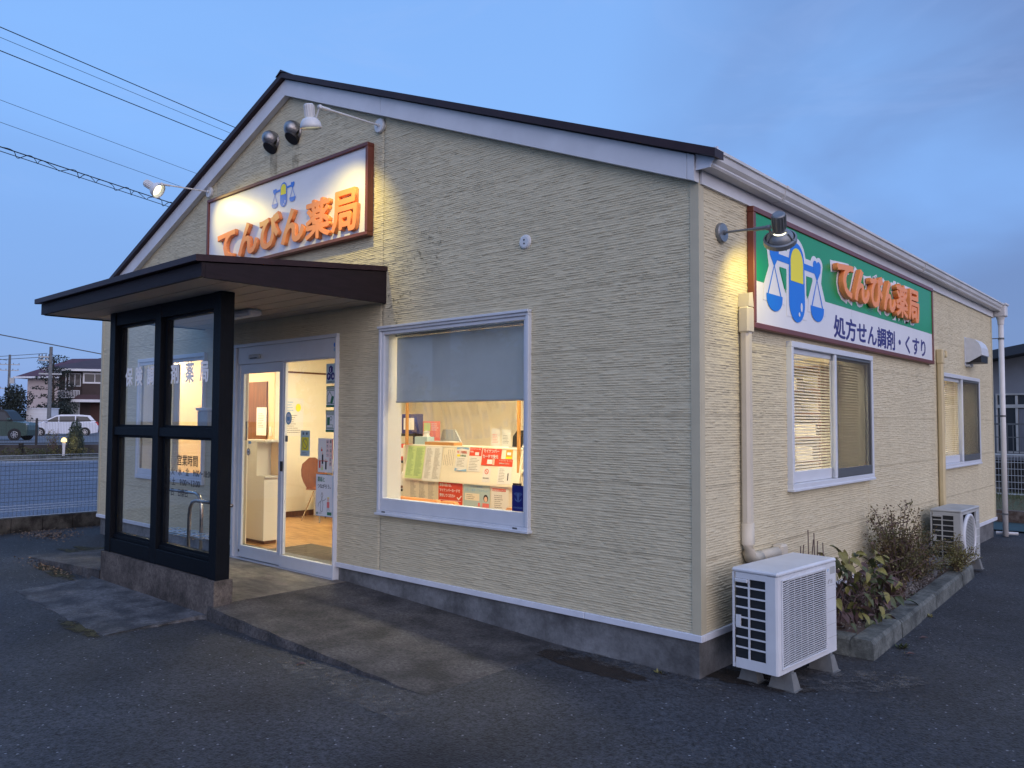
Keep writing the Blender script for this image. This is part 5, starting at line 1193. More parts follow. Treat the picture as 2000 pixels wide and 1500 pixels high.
o = stick('poster', 'white poster with green heading and line drawing of an adult and a child in pink', -4.085, -3.815, .405, .80, 'printwhite', 'poster')
outl(o, -4.085, -3.815, .405, .80, .004, 'skyblue'); text('print', '薬局と', 'green', o, (-4.06, yd - .002, .735), .05, bold=.015, width=.115); text('print', 'つながろう。', 'printblack', o, (-4.06, yd - .002, .672), .045, bold=.01, width=.21)
line(o, [(-4.0, .60), (-3.985, .63), (-3.97, .60), (-3.985, .57), (-4.0, .60)], .004, 'printblack'); line(o, [(-3.985, .57), (-4.01, .52), (-4.005, .45), (-3.975, .45), (-3.965, .52), (-3.985, .57)], .004, 'printblack'); line(o, [(-4.0, .55), (-4.04, .52), (-4.045, .49)], .004, 'printblack'); line(o, [(-3.97, .55), (-3.94, .56), (-3.92, .575)], .004, 'printblack')
rect(o, -3.905, -3.865, .49, .545, yd - .001, 'pink'); disc(o, -3.885, .565, .016, .018, yd - .003, 'flesh'); rect(o, -3.90, -3.87, .578, .588, yd - .001, 'yellow'); line(o, [(-3.895, .49), (-3.90, .455)], .005, 'printblack'); line(o, [(-3.875, .49), (-3.865, .46)], .005, 'printblack')
disc(o, -4.06, .43, .012, .012, yd - .003, 'green'); lines(o, -4.04, -3.95, .42, .44, 2, yd - .002, 'greyink', 50); rect(o, -3.90, -3.83, .42, .45, yd - .001, 'green')
for k in range(1): pass
o = stick('door_sticker', 'grey and yellow no-smoking sticker in the middle of the fixed door leaf', -4.36, -4.20, .965, 1.215, 'lightblue')
text('print', '禁　煙', 'printblack', o, (-4.325, yd - .002, 1.175), .026, width=.085, bold=.01); rect(o, -4.34, -4.22, 1.02, 1.15, yd - .001, 'yellow')
line(o, [(-4.28 + .042 * math.cos(a * PI / 10), 1.085 + .048 * math.sin(a * PI / 10)) for a in range(21)], .007, 'greyink'); line(o, [(-4.31, 1.115), (-4.25, 1.055)], .007, 'greyink'); lines(o, -4.33, -4.23, .975, 1.01, 2, yd - .002, 'greyink', 51)
o = thing('door_sticker', 'round blue and white sticker on the meeting edge of the entrance doors', 'sticker', (-4.55, -.02, 1.3)); g = MB(); 
disc(o, -4.555, 1.335, .055, .065, -.0305, 'skyblue'); disc(o, -4.555, 1.335, .040, .048, -.0312, 'printwhite'); rect(o, -4.58, -4.53, 1.31, 1.35, -.0312, 'skyblue')
for x, z, w, h, m, lab in ((-5.42, 1.10, .028, .20, 'greyink', 'small vertical grey sticker above the door handle plate'), (-5.36, 1.06, .05, .03, 'skyblue', 'small blue sticker beside the vertical grey sticker'), (-5.39, .94, .06, .07, 'greyink', 'round grey emblem sticker below the blue one')):
    o = thing('door_sticker', lab, 'sticker', (x, -.001, z)); 
    if h == .07: disc(o, x + .03, z + .035, .034, .040, -.0012, m); disc(o, x + .03, z + .035, .022, .027, -.0020, 'printwhite'); rect(o, x + .015, x + .045, z + .025, z + .045, -.0020, 'greyink')
    else: MB().box(x, x + w, -.0025, -.001, z, z + h).build('sheet', m, o)
B('touch_switch', 'black', DR, -4.69, -4.65, -.036, -.0295, .80, .90); B('lock', 'darkalu', DR, -4.60, -4.56, -.036, -.030, 1.10, 1.16)
g = MB(); g.lathe([(0, .003), (.014, .003), (.016, 0)], (-5.50, -.0125, -.085), (0, -1, 0), 14); g.build('floor_guide', 'darkalu', DR)
o = thing('door_sticker', 'small round blue sticker on the door header by its end', 'sticker', (-3.80, -.04, 2.02)); disc(o, -3.80, 2.03, .012, .022, -.0308, 'blue'); disc(o, -3.80, 1.985, .010, .018, -.0308, 'skyblue')
# ---------------- inside the entrance
cb = thing('reception_cabinet', 'white cabinet with a recessed niche just inside the entrance door', 'cabinet', (-5.8, .6, -.1))
B('body', 'cabinet', cb, -6.25, -5.735, .42, .62, -.06, .655); B('upper_body', 'cabinet', cb, -6.25, -5.90, .42, .62, .656, 1.06); B('top', 'cabinet', cb, -6.27, -5.71, .41, .63, 1.061, 1.085); B('niche_back', 'roomwarm', cb, -5.899, -5.74, .60, .62, .676, 1.06); B('shelf', 'cabinet', cb, -5.90, -5.70, .41, .63, .656, .675); B('plinth', 'brown', cb, -6.23, -5.76, .45, .60, -.10, -.061)
o = sheetp('white typed notice hanging beside the brown inner door', -8.22, -7.95, 1.09, 1.50, 1.77, 'paper', 'notice', name='notice'); lines(o, -8.18, -8.0, 1.2, 1.42, 9, 1.769, 'greyink', 60)
o = thing('poster', 'white calendar-like poster with a yellow circle on the wall behind the door glass', 'poster', (-7.79, 2.1, 1.07)); B('sheet', 'paper', o, -7.799, -7.796, 1.90, 2.29, 1.08, 1.64)
g = MB(); g.face([(-7.795, 2.20 + .045 * math.cos(a * PI / 9), 1.50 + .06 * math.sin(a * PI / 9)) for a in range(18)]); g.build('print', 'yellow', o); lines(o, 1.93, 2.26, 1.12, 1.40, 9, 0, 'greyink', 61, P=lambda y, z: (-7.7955, y, z)); lines(o, 1.93, 2.12, 1.44, 1.60, 4, 0, 'skyblue', 62, P=lambda y, z: (-7.7955, y, z))
o = thing('light_switch', 'pale wall switch on the wall by the brown inner door', 'switch', (-7.9, 1.79, 1.1)); B('plate', 'counter', o, -7.90, -7.85, 1.788, 1.799, 1.08, 1.22)
ch = thing('chair', 'moulded brown plywood chair with thin steel legs seen through the entrance', 'chair', (-7.1, 2.15, -.10))
g = MB(); V = []; nn = 10
for j in range(nn + 1):
    v = j / nn
    for i in range(nn + 1):
        u = i / nn * 2 - 1
        if v < .45: t = v / .45; w = .19 + .03 * t; V.append((-6.83 - .40 * t, 2.16 + u * w, .34 + .02 * u * u - .02 * t + (.02 if v < .1 else 0)))
        else:
            t = (v - .45) / .55; w = .10 + .12 * math.sin(PI * min(1, t * .85 + .08)) ; w = max(.02, w * (1 if t < .9 else 1 - (t - .9) * 6)); V.append((-7.24 - .12 * t, 2.16 + u * w, .32 + .46 * t))
g.raw(V, [(j * (nn + 1) + i, j * (nn + 1) + i + 1, (j + 1) * (nn + 1) + i + 1, (j + 1) * (nn + 1) + i) for j in range(nn) for i in range(nn)]); g.build('shell', 'chairwood', ch, smooth=True)
for a, b in ((-6.9, 1.98), (-6.9, 2.34), (-7.3, 1.96), (-7.3, 2.36)):
    g = MB(); g.tube([(-7.08 + (.08 if a > -7 else -.08), 2.16 + (.1 if b > 2.1 else -.1), .32), (a, b, -.10)], .009, 6); g.build('leg', 'steel', ch)
tbw = thing('white_table', 'white table leg and top behind the plywood chair', 'table', (-7.5, 2.7, -.1)); B('top', 'cabinet', tbw, -7.75, -7.0, 2.45, 3.0, .58, .61); B('leg', 'cabinet', tbw, -7.08, -7.03, 2.46, 2.51, -.1, .58); B('leg', 'cabinet', tbw, -7.74, -7.69, 2.46, 2.51, -.1, .58)
mt_ = thing('door_mat', 'grey-brown ribbed door mat on the wooden floor inside the entrance', 'door mat', (-4.9, .5, -.1)); B('mat', 'mat', mt_, -5.35, -4.25, .22, .80, -.0998, -.088)
# left window things
pf = thing('picture_frame', 'small framed flower picture on the warm wall seen through the porch window', 'picture', (-7.3, 1.78, 1.2)); g = MB(); yframe(g, -8.85, -8.66, 1.35, 1.62, 1.775, 1.798, .014); g.build('frame', 'alu', pf); B('print', 'paper', pf, -8.835, -8.675, 1.79, 1.796, 1.365, 1.605); rect(pf, -8.79, -8.73, 1.42, 1.50, 1.79, 'pink')
cu_ = thing('curtain', 'beige sheer curtain hanging inside the porch-side window', 'curtain', (-7.75, .20, .6)); g = MB(); V = []; n = 60
for j in (0, 1):
    for i in range(n + 1): V.append((-8.03 + .62 * i / n, .215 + .014 * math.sin(i * .9), .66 + 1.36 * j))
g.raw(V, [(i, i + 1, n + 2 + i, n + 1 + i) for i in range(n)]); MT['curtain'] = mat('sheer_curtain', (.50, .42, .32), .9); g.build('cloth', 'curtain', cu_, smooth=True)
# ---------------- venetian blinds of the side windows
for y0, y1, z0, z1, lab in ((1.345, 3.145, .90, 1.875, 'closed cream venetian blind in the side window under the green sign'), (5.63, 7.43, .89, 1.85, 'closed cream venetian blind in the far side window beyond the yellowed duct')):
    vb = thing('venetian_blind', lab, 'blind', (-.07, (y0 + y1) / 2, z0)); B('head_rail', 'slat', vb, -.085, -.05, y0 + .03, y1 - .03, z1 - .01, z1 + .02)
    n = int((z1 - z0 - .02) / .0245); me = None
    for i in range(n):
        z = z0 + .012 + i * .0245
        if me is None:
            g = MB(); g.box(-.0125, .0125, y0 + .035 - (y0 + y1) / 2, y1 - .035 - (y0 + y1) / 2, -.0004, .0004); o = g.build('slat', 'slat', vb, world=False); me = o.data
        else: o = bpy.data.objects.new('slat', me); COL.objects.link(o); o.parent = vb
        o.location = (0, 0, z - z0); o.rotation_euler = (0, .62 + random.uniform(-.02, .02), 0)
    for y in (y0 + .35, (y0 + y1) / 2, y1 - .35): B('ladder_cord', 'slat', vb, -.0835, -.0825, y - .002, y + .002, z0, z1)
    B('bottom_rail', 'slat', vb, -.083, -.058, y0 + .035, y1 - .035, z0 - .012, z0 + .002)
sf = thing('medicine_shelf', 'brown shelving full of white medicine boxes behind the side window blind', 'shelf', (-2.2, 4.2, -.1))
for x in (-2.9, -2.2, -1.5, -.85): B('upright', 'brown', sf, x, x + .025, 4.2, 4.49, -.1, 1.95)
for k in range(8): B('shelf_board', 'brown', sf, -2.9, -.825, 4.205, 4.485, .1 + k * .26, .12 + k * .26)
rr = random.Random(3)
for k in range(7):
    x = -2.85
    while x < -.95:
        w = rr.uniform(.10, .3); 
        if rr.random() < .8:
            m = rr.choice(['paper', 'paper', 'paper', 'lightblue', 'cabinet', 'cabinet']); B('medicine_box', m, sf, x, x + w - .01, 4.21, 4.4, .1205 + k * .26, .12 + k * .26 + rr.uniform(.08, .2))
        x += w
# ================================================================== NEAR FENCE (left) and REAR FENCE (right)
MT['wire'] = mat('fence_wire', (.13, .15, .16), .5, metal=.3)
MT['wirewhite_skylit'] = mat('white_and_skylit_wire', (.50, .55, .60), .5)
MT['blackfence'] = mat('black_fence', (.012, .013, .015), .5)
MT['blockwall'] = mat('stained_block', (.012, .011, .010), .9, lo=.48, hi=.75, col2=(.10, .095, .085), vscale=4, detail=8, bump=.6, bscale=50)
FN = thing('mesh_fence', 'low wire mesh fence on stained concrete blocks between the car park and the road', 'fence', (-10.3, 0, -.28))
k = 0
for y in np.arange(-4.8, 9.6, .40):
    for z0, z1 in ((-.34, -.075),):
        yy = y; g = MB(); g.box(-10.38, -10.24, yy + .003, yy + .397, z0, z1, b=.006); g.build('block', 'blockwall', FN)
fv = MB(); r_ = .0028
for y in np.arange(-4.8, 9.6, .053):
    pts = [(-10.3, y, -.07), (-10.3, y, .02), (-10.275, y, .055), (-10.3, y, .09), (-10.3, y, .70), (-10.27, y, .74), (-10.29, y, .80)]
    fv.tube(pts, r_, 3, cap=False)
o = fv.build('upright_wires', 'wire', FN); o['kind'] = 'stuff'
for z, x in [(-.065, -10.3), (.02, -10.3), (.055, -10.272), (.09, -10.3), (.74, -10.267), (.70, -10.3), (.798, -10.29)] + [(.15 + .0625 * i, -10.3) for i in range(9)]:
    g = MB(); g.tube([(x + .004, -4.8, z), (x + .004, 9.6, z)], .0034, 4); g.build('rail_wire', 'wirewhite_skylit' if z > .69 or z < .10 else 'wire', FN)  # fold wires take the pale material: sky light on the bends put into colour
for y in (-3.9, -1.9, 1.1, 3.1, 5.1, 7.1, 9.1):
    g = MB(); g.tube([(-10.33, y, -.28), (-10.33, y, .82)], .019, 10); g.build('post', 'wire', FN)
rubble = MB(); rr = random.Random(31)
FR = thing('mesh_fence', 'white wire mesh fence beyond the grass behind the downspout', 'fence', (1, 14, -.2))
for x in np.arange(-2.4, 4.0, .055):
    g = fv = None
g = MB()
for x in np.arange(-2.4, 4.0, .055): g.tube([(x, 14, -.08), (x, 14, .69)], .003, 3, cap=False)
o = g.build('upright_wires', 'wirewhite_skylit', FR); o['kind'] = 'stuff'
for z in (-.08, .02, .15, .28, .41, .54, .66):
    B('rail_wire', 'wirewhite_skylit', FR, -2.4, 4.0, 13.99, 13.996, z - .004, z + .004)
B('top_rail', 'wirewhite_skylit', FR, -2.4, 4.0, 13.97, 14.0, .68, .71); B('bottom_rail', 'wirewhite_skylit', FR, -2.4, 4.0, 13.97, 14.0, -.10, -.075)
for x in (-1.95, .05, 2.05): B('post', 'wirewhite_skylit', FR, x, x + .04, 14.01, 14.05, -.28, .72)
FB = thing('bar_fence', 'dark vertical bar fence in front of the neighbouring house', 'fence', (1, 16, -.2))
for i, x in enumerate(np.arange(-2.6, 3.0, .11)): B('bar', 'darkalu', FB, x, x + .018, 16.0, 16.018, .55, 1.28)
B('top_rail', 'darkalu', FB, -2.7, 3.1, 15.99, 16.03, 1.28, 1.32); B('bottom_rail', 'darkalu', FB, -2.7, 3.1, 15.99, 16.03, .52, .55); B('mid_rail', 'darkalu', FB, -2.7, 3.1, 15.99, 16.03, 1.0, 1.02)
B('base_wall', 'blockwall', FB, -2.8, 3.2, 15.95, 16.1, -.3, .5)
# neighbouring house on the right
MT['nb_wall'] = mat('neighbour_grey_cladding', (.19, .21, .245), .7, var=.1, vscale=3)
MT['nb_roof'] = mat('neighbour_roof', (.035, .045, .06), .5, spec=.2)
MT['nb_glass'] = mat('dark_window_glass', (.03, .035, .045), .12)
MT['curt'] = mat('pale_curtain', (.15, .165, .20), .9, var=.3, vscale=12, stretch=(8, 8, .3))
NB = thing('neighbour_house', 'grey single-storey house with a dark shed roof and wide windows behind the pharmacy', 'house', (3, 18, -.2))
B('wall', 'nb_wall', NB, -5.2, 9, 17.4, 25, -.3, 2.10)
g = MB()
g.prism([(-6.2, 2.00), (-6.2, 2.20), (2.0, 3.64), (2.0, 3.43)], 16.7, 25.5, 'y'); g.prism([(2.0, 3.43), (2.0, 3.64), (9.8, 2.4), (9.8, 2.2)], 16.7, 25.5, 'y'); g.build('roof', 'nb_roof', NB)
g = MB(); g.prism([(-5.2, 2.101), (-5.2, 2.17), (2.0, 3.43), (9, 2.32), (9, 2.101)], 17.4, 17.6, 'y'); g.build('gable', 'nb_wall', NB)
for i in range(9): B('siding_board', 'nb_wall', NB, -5.2, 9, 17.385, 17.399, -.2 + i * .25, .045 + i * .25)
for x0 in (-1.62, -.30, 1.6):
    w = node('window', NB)
    g = MB(); yframe(g, x0, x0 + 1.28, .62, 2.02, 17.33, 17.38, .035, b=0); g.box(x0, x0 + 1.28, 17.32, 17.38, 1.68, 1.76); g.box(x0 + .40, x0 + .45, 17.335, 17.38, .67, 1.68); g.box(x0 + .40, x0 + .45, 17.335, 17.38, 1.76, 1.97); g.build('frame', 'acgrey', w)
    B('pane', 'nb_glass', w, x0 + .05, x0 + 1.23, 17.365, 17.378, .67, 1.97); B('curtain', 'curt', w, x0 + .46, x0 + 1.2, 17.36, 17.364, .67, 1.66)
# rubble and dry grass by the strip
g = MB()
for k in range(900):
    x, y = rr.uniform(-2.5, 3), rr.uniform(10.55, 12.6); s = rr.uniform(.03, .10); a = rr.uniform(0, 6.28)
    g.face([(x, y, -.10), (x + .006, y, -.10), (x + s * math.cos(a) * .5, y + s * math.sin(a) * .5, -.10 + s)])
tag(g.build('dry_grass', 'litter'), kind='stuff')
g = MB()
for k in range(3500):
    x, y = rr.uniform(-3, 4), rr.uniform(12.6, 14.4); s = rr.uniform(.03, .09); a = rr.uniform(0, 6.28)
    g.face([(x, y, -.10), (x + .008, y, -.10), (x + s * math.cos(a) * .4, y + s * math.sin(a) * .4, -.10 + s)])
tag(g.build('grass', 'leafg'), kind='stuff')
# ================================================================== ACROSS THE ROAD
def bgthing(name, label, cat, s, D, z, rz=0, group=None):
    x, y = BG(s, D); return thing(name, label, cat, (x, y, z), BRZ + rz, group, local=True)
# verge: hedge, topiary, garden lamp
MT['hedgeleaf'] = mat('hedge_leaf', (.045, .060, .022), .7, col2=(.09, .085, .03), vscale=2)
MT['topleaf'] = mat('conifer_leaf', (.040, .060, .045), .7, col2=(.06, .085, .06), vscale=4)
MT['darkleaf'] = mat('dark_tree_leaf', (.022, .032, .024), .8, col2=(.012, .02, .018), vscale=.8)
MT['duskleaf'] = mat('brownish_leaf', (.05, .035, .03), .8, var=.4, vscale=1)
MT['bark'] = mat('bark', (.06, .045, .035), .9, var=.4)
def leafcloud(mb, c, r, n, s, rr, mi=0, shell=.55):
    for k in range(n):
        while True:
            p = Vector((rr.uniform(-1, 1), rr.uniform(-1, 1), rr.uniform(-1, 1)))
            if p.length <= 1: break
        if rr.random() < shell and p.length > 0: p = p.normalized() * rr.uniform(.8, 1.08)
        q = Vector((c[0] + p.x * r[0], c[1] + p.y * r[1], c[2] + p.z * r[2])); d = Vector((rr.gauss(0, 1), rr.gauss(0, 1), rr.gauss(0, 1))).normalized(); e = d.cross(Vector((rr.gauss(0, 1), rr.gauss(0, 1), rr.gauss(0, 1)))).normalized(); z = s * rr.uniform(.5, 1.3)
        mb.face([q - d * z, q + e * z * .5, q + d * z, q - e * z * .5], mi)
rr = random.Random(77)
tp = bgthing('topiary', 'rounded conical grey-green topiary shrub beside the garden lamp across the road', 'shrub', -8.15, 37.0, -.20)
g = MB()
for k in range(7):
    z = .12 + k * .19; leafcloud(g, (0, 0, z), (.33 * (1 - (max(0, k - 3) / 5.2) ** 1.6), .33 * (1 - (max(0, k - 3) / 5.2) ** 1.6), .16), 420, .035, rr, shell=.8)
o = g.build('foliage', 'topleaf', tp, world=False); o['kind'] = 'stuff'; g = MB(); g.lathe([(.25, 0), (.28, .4), (.22, .9), (.08, 1.2)], (0, 0, 0), n=10); g.build('core', 'darkleaf', tp)
gl = bgthing('garden_lamp', 'lit mushroom-shaped garden lamp on a white post across the road', 'garden lamp', -8.4, 36.2, -.20)
g = MB(); g.tube([(0, 0, 0), (0, 0, .56)], .045, 10, r2=.06); g.build('post', 'pvc', gl); g = MB(); g.lathe([(0, .76), (.05, .75), (.085, .71), (.105, .64), (.10, .60), (.05, .585)], (0, 0, 0), n=16); g.build('shade', 'gardenglow', gl, smooth=True)
pl_ = bpy.data.lights.new('garden_lamp_light', 'POINT'); pl_.energy = 5; pl_.color = (1, .68, .22); pl_.shadow_soft_size = .12; po = bpy.data.objects.new('garden_lamp_light', pl_); COL.objects.link(po); po.location = (*BG(-8.2, 36.5), .42)
for s0, s1, m, hh, lab in ((-10.6, -7.2, 'hedgeleaf', .22, 'low yellow-green hedge at the foot of the garden lamp'), (-13.6, -10.7, 'duskleaf', .16, 'low brownish ground shrubs left of the garden lamp'), (-7.0, -5.0, 'hedgeleaf', .25, 'low hedge right of the topiary')):
    b = bgthing('low_hedge', lab, 'hedge', (s0 + s1) / 2, 36.6, -.20); g = MB(); L = (s1 - s0)
    for i in range(int(L * 2.2)): leafcloud(g, (-L / 2 + .2 + i / 2.2, rr.uniform(-.2, .2), hh * .7), (.34, .34, hh * rr.uniform(.7, 1.1)), 200, .04, rr)
    o = g.build('foliage', m, b, world=False); o['kind'] = 'stuff'
wsh = bgthing('bare_shrub', 'thin yellowish shrub in front of the white car', 'shrub', -9.1, 37.4, -.20)
g = MB()
for k in range(16): g.tube([(0, 0, 0), (rr.gauss(0, .1), rr.gauss(0, .1), .5), (rr.gauss(0, .2), rr.gauss(0, .2), rr.uniform(.7, 1.15))], .012, 4, r2=.004)
g.build('twigs', 'stem', wsh, world=False); g = MB(); leafcloud(g, (0, 0, .65), (.26, .26, .45), 260, .03, rr); o = g.build('foliage', 'leafy', wsh, world=False); o['kind'] = 'stuff'
# black fence on the wall
bf = bgthing('black_mesh_fence', 'black mesh fence with tall posts in front of the parked cars', 'fence', -10.0, 38.6, .22)
for i in range(-9, 10): B('post', 'blackfence', bf, i * 1.555 - .04 - .02, i * 1.555 + .02, -.03, .03, -.10, 1.13, world=False)
g = MB()
for x in np.arange(-14, 14, .06): g.box(x, x + .006, -.003, .003, .05, 1.05)
o = g.build('mesh_wires', 'blackfence', bf, world=False); o['kind'] = 'stuff'
for z in (.06, 1.04): B('rail', 'blackfence', bf, -14, 14, -.015, .015, z - (.025 if z < .5 else .01), z + (.02 if z < .5 else .01), world=False)
for x in (-.6, 3.8, -5): B('wall_pier', 'blockwall', bf, x, x + .14, -.3, -.12, -.42, .05, world=False)
# ---------------- cars
MT['paint_green'] = mat('car_paint_olive_green', (.045, .08, .068), .25, spec=.5); MT['paint_white'] = mat('car_paint_white', (.62, .66, .74), .25)
MT['tyre'] = mat('tyre', (.012, .012, .013), .8); MT['rim'] = mat('alloy_rim', (.40, .42, .45), .3, metal=.8); MT['carglass'] = mat('car_glass', (.02, .025, .03), .08); MT['lampclear'] = mat('headlamp_lens', (.45, .50, .58), .15); MT['taillight'] = mat('tail_lamp', (.45, .01, .02), .3)
def car(label, s, D, z, rz, L, Wd, low, cab, wins, wheels, paint, roofp, hl, tl, name='parked_car', wr=.31, trims=()):
    t = bgthing(name, label, 'car', s, D, z, rz); h = Wd / 2; g = MB()
    def loft(poly, secs, mi=0):
        n = len(poly); V = []
        cxx = sum(p[0] for p in poly) / n; czz = sum(p[1] for p in poly) / n
        for yy, k, dz in secs: V += [(cxx + (p[0] - cxx) * k, yy, (p[1] - czz) * (k if p[1] > czz else 1 - (1 - k) * .3) + czz + dz) for p in poly]
        F_ = [tuple(range(n)), tuple(range(n * (len(secs) - 1), n * len(secs)))[::-1]]
        for a in range(len(secs) - 1): F_ += [(a * n + i, a * n + (i + 1) % n, (a + 1) * n + (i + 1) % n, (a + 1) * n + i) for i in range(n)]
        g.raw(V, F_, mi)
    loft(low, [(-h, .955, 0), (-h + .03, .985, 0), (-h + .14, 1, 0), (h - .14, 1, 0), (h - .03, .985, 0), (h, .955, 0)]); g.build('body', paint, t, world=False)
    g = MB(); n = len(cab); zb = min(p[1] for p in cab); zt = max(p[1] for p in cab); V = []
    for sg in (-1, 1):
        for p in cab: k = (p[1] - zb) / (zt - zb); V.append((p[0], sg * (h - .045 - .13 * k), p[1]))
    g.raw(V, [tuple(range(n)), tuple(range(n, 2 * n))[::-1]] + [(i, (i + 1) % n, (i + 1) % n + n, i + n) for i in range(n)]); g.build('cabin', roofp, t, world=False)
    for wp in wins:
        for sg in (-1, 1):
            g = MB(); f = []
            for p in wp: k = (p[1] - zb) / (zt - zb); f.append((p[0], sg * (h - .045 - .13 * k + .006), p[1]))
            g.face(f); g.build('side_window', 'carglass', t, world=False)
    # windscreen / rear screen: on the sloping cabin edges
    for a, b in ((cab[0], cab[1]), (cab[-1], cab[-2])):
        g = MB(); sgn = -1 if a is cab[0] else 1; f = []
        for k, yy in ((.08, -1), (.08, 1), (.92, 1), (.92, -1)):
            px, pz = a[0] + (b[0] - a[0]) * k, a[1] + (b[1] - a[1]) * k; q = (pz - zb) / (zt - zb); f.append((px + sgn * .008, yy * (h - .10 - .13 * q), pz + .006))
        g.face(f); g.build('windscreen' if a is cab[0] else 'rear_window', 'carglass', t, world=False)
    for wx in wheels:
        for sg in (-1, 1):
            g = MB(); g.lathe([(wr + .055, 0), (wr + .055, .012)], (wx, sg * (h - .006), wr), (0, sg, 0), 20)
            g.lathe([(0, .011), (wr + .055, .012)], (wx, sg * (h - .006), wr), (0, sg, 0), 20); g.build('wheel_arch', 'black', t, world=False)
            wh = node('wheel', t); g = MB(); g.lathe([(0, -.18), (wr, -.18), (wr, -.015), (wr - .03, .02), (wr * .66, .02), (wr * .66, .0)], (wx, sg * h, wr), (0, sg, 0), 24); g.build('tyre', 'tyre', wh, world=False)
            g = MB(); g.lathe([(wr * .66, .016), (wr * .60, .02), (wr * .58, .004)], (wx, sg * h, wr), (0, sg, 0), 24); g.lathe([(0, .02), (.06, .018), (.06, .0)], (wx, sg * h, wr), (0, sg, 0), 12)
            for k in range(7):
                a = k * 2 * PI / 7; u = Vector((math.cos(a), 0, math.sin(a))); v = Vector((-math.sin(a), 0, math.cos(a))); c0 = Vector((wx, sg * (h + .016), wr)); g.face([c0 + u * .04 - v * .03, c0 + u * wr * .62 - v * .018, c0 + u * wr * .62 + v * .018, c0 + u * .04 + v * .03])
            g.build('rim', 'rim', wh, world=False)
    for sg in (-1, 1):
        g = MB(); g.prism([p for p in hl], sg * (h - .035), sg * (h - .30), 'y'); g.build('headlight', 'lampclear', t, world=False)
        g = MB(); g.prism([p for p in tl], sg * (h - .012), sg * (h - .22), 'y'); g.build('tail_light', 'taillight', t, world=False)
        mx_ = cab[0][0] + (cab[1][0] - cab[0][0]) * .28; g = MB(); g.box(mx_ + (.0 if cab[0][0] < cab[1][0] else -.16), mx_ + (.16 if cab[0][0] < cab[1][0] else 0), sg * (h - .03), sg * (h + .14), zb + .04, zb + .18, b=.03); g.build('wing_mirror', paint, t, world=False)
    for x in trims:
        for sg in (-1, 1): B('door_seam', 'black', t, x, x + .012, sg * (h - .004), sg * (h + .001), .32, zb - .02, world=False)
    return t
lowW = [(-2.28, .28), (-2.30, .48), (-2.24, .72), (-2.05, .88), (-1.25, 1.02), (1.2, 1.04), (2.12, 1.02), (2.24, .92), (2.28, .60), (2.24, .30), (1.9, .22), (-2.0, .22)]
cabW = [(-1.38, 1.0), (-.42, 1.50), (-.1, 1.57), (1.0, 1.58), (1.72, 1.52), (2.14, 1.02)]
car('white estate car parked behind the black fence, nose to the left', -15.0, 64, .06, math.radians(16), 4.58, 1.78, lowW, cabW, [[(-1.12, 1.05), (-.42, 1.42), (-.28, 1.44), (-.28, 1.05)], [(-.22, 1.05), (-.22, 1.45), (.75, 1.47), (.75, 1.06)], [(.82, 1.06), (.82, 1.47), (1.55, 1.43), (1.80, 1.10)]], (-1.42, 1.38), 'paint_white', 'paint_white', [(-2.27, .66), (-1.86, .78), (-1.80, .86), (-2.12, .84)], [(2.10, .84), (2.275, .82), (2.20, 1.05), (2.02, 1.05)], trims=(-1.05, -.25, .80))
lowG = [(1.68, .26), (1.70, .55), (1.68, .80), (1.60, .93), (1.0, 1.02), (.60, 1.04), (-1.66, 1.04), (-1.70, .90), (-1.70, .30), (-1.5, .22), (1.5, .22)]
cabG = [(.95, 1.02), (.55, 1.56), (.36, 1.655), (-1.1, 1.67), (-1.58, 1.63), (-1.69, 1.04)]
car('olive-green boxy small car cut by the left edge of the picture, nose to the right', -14.75, 50, .16, math.radians(-8), 3.4, 1.5, lowG, cabG, [[(.78, 1.08), (.46, 1.52), (-.22, 1.54), (-.22, 1.08)], [(-.28, 1.08), (-.28, 1.54), (-1.1, 1.55), (-1.1, 1.08)], [(-1.16, 1.08), (-1.16, 1.55), (-1.5, 1.52), (-1.56, 1.10)]], (1.05, -1.18), 'paint_green', 'black', [(1.52, .72), (1.67, .72), (1.64, .90), (1.45, .92)], [(-1.69, .60), (-1.62, .60), (-1.62, .90), (-1.69, .90)], trims=(.62, -.25), wr=.29)
# ---------------- shed
shd = bgthing('storage_shed', 'small white storage shed with a roller door behind the cars', 'shed', -18.6, 72, .14, -.25)
B('body', 'fascia', shd, -.95, .95, 0, 1.2, 0, 1.98, world=False); B('roof', 'alu', shd, -1.0, 1.0, -.06, 1.25, 1.98, 2.06, world=False); B('roller_door', 'gutter', shd, -.62, .72, -.02, -.002, .05, 1.60, world=False)
for i in range(9): B('door_slat', 'fascia', shd, -.60, .70, -.032, -.0205, .08 + i * .165, .235 + i * .165, world=False)
B('trash_bin', 'darkalu', shd, 1.2, 1.6, -.6, -.2, 0, .75, world=False)
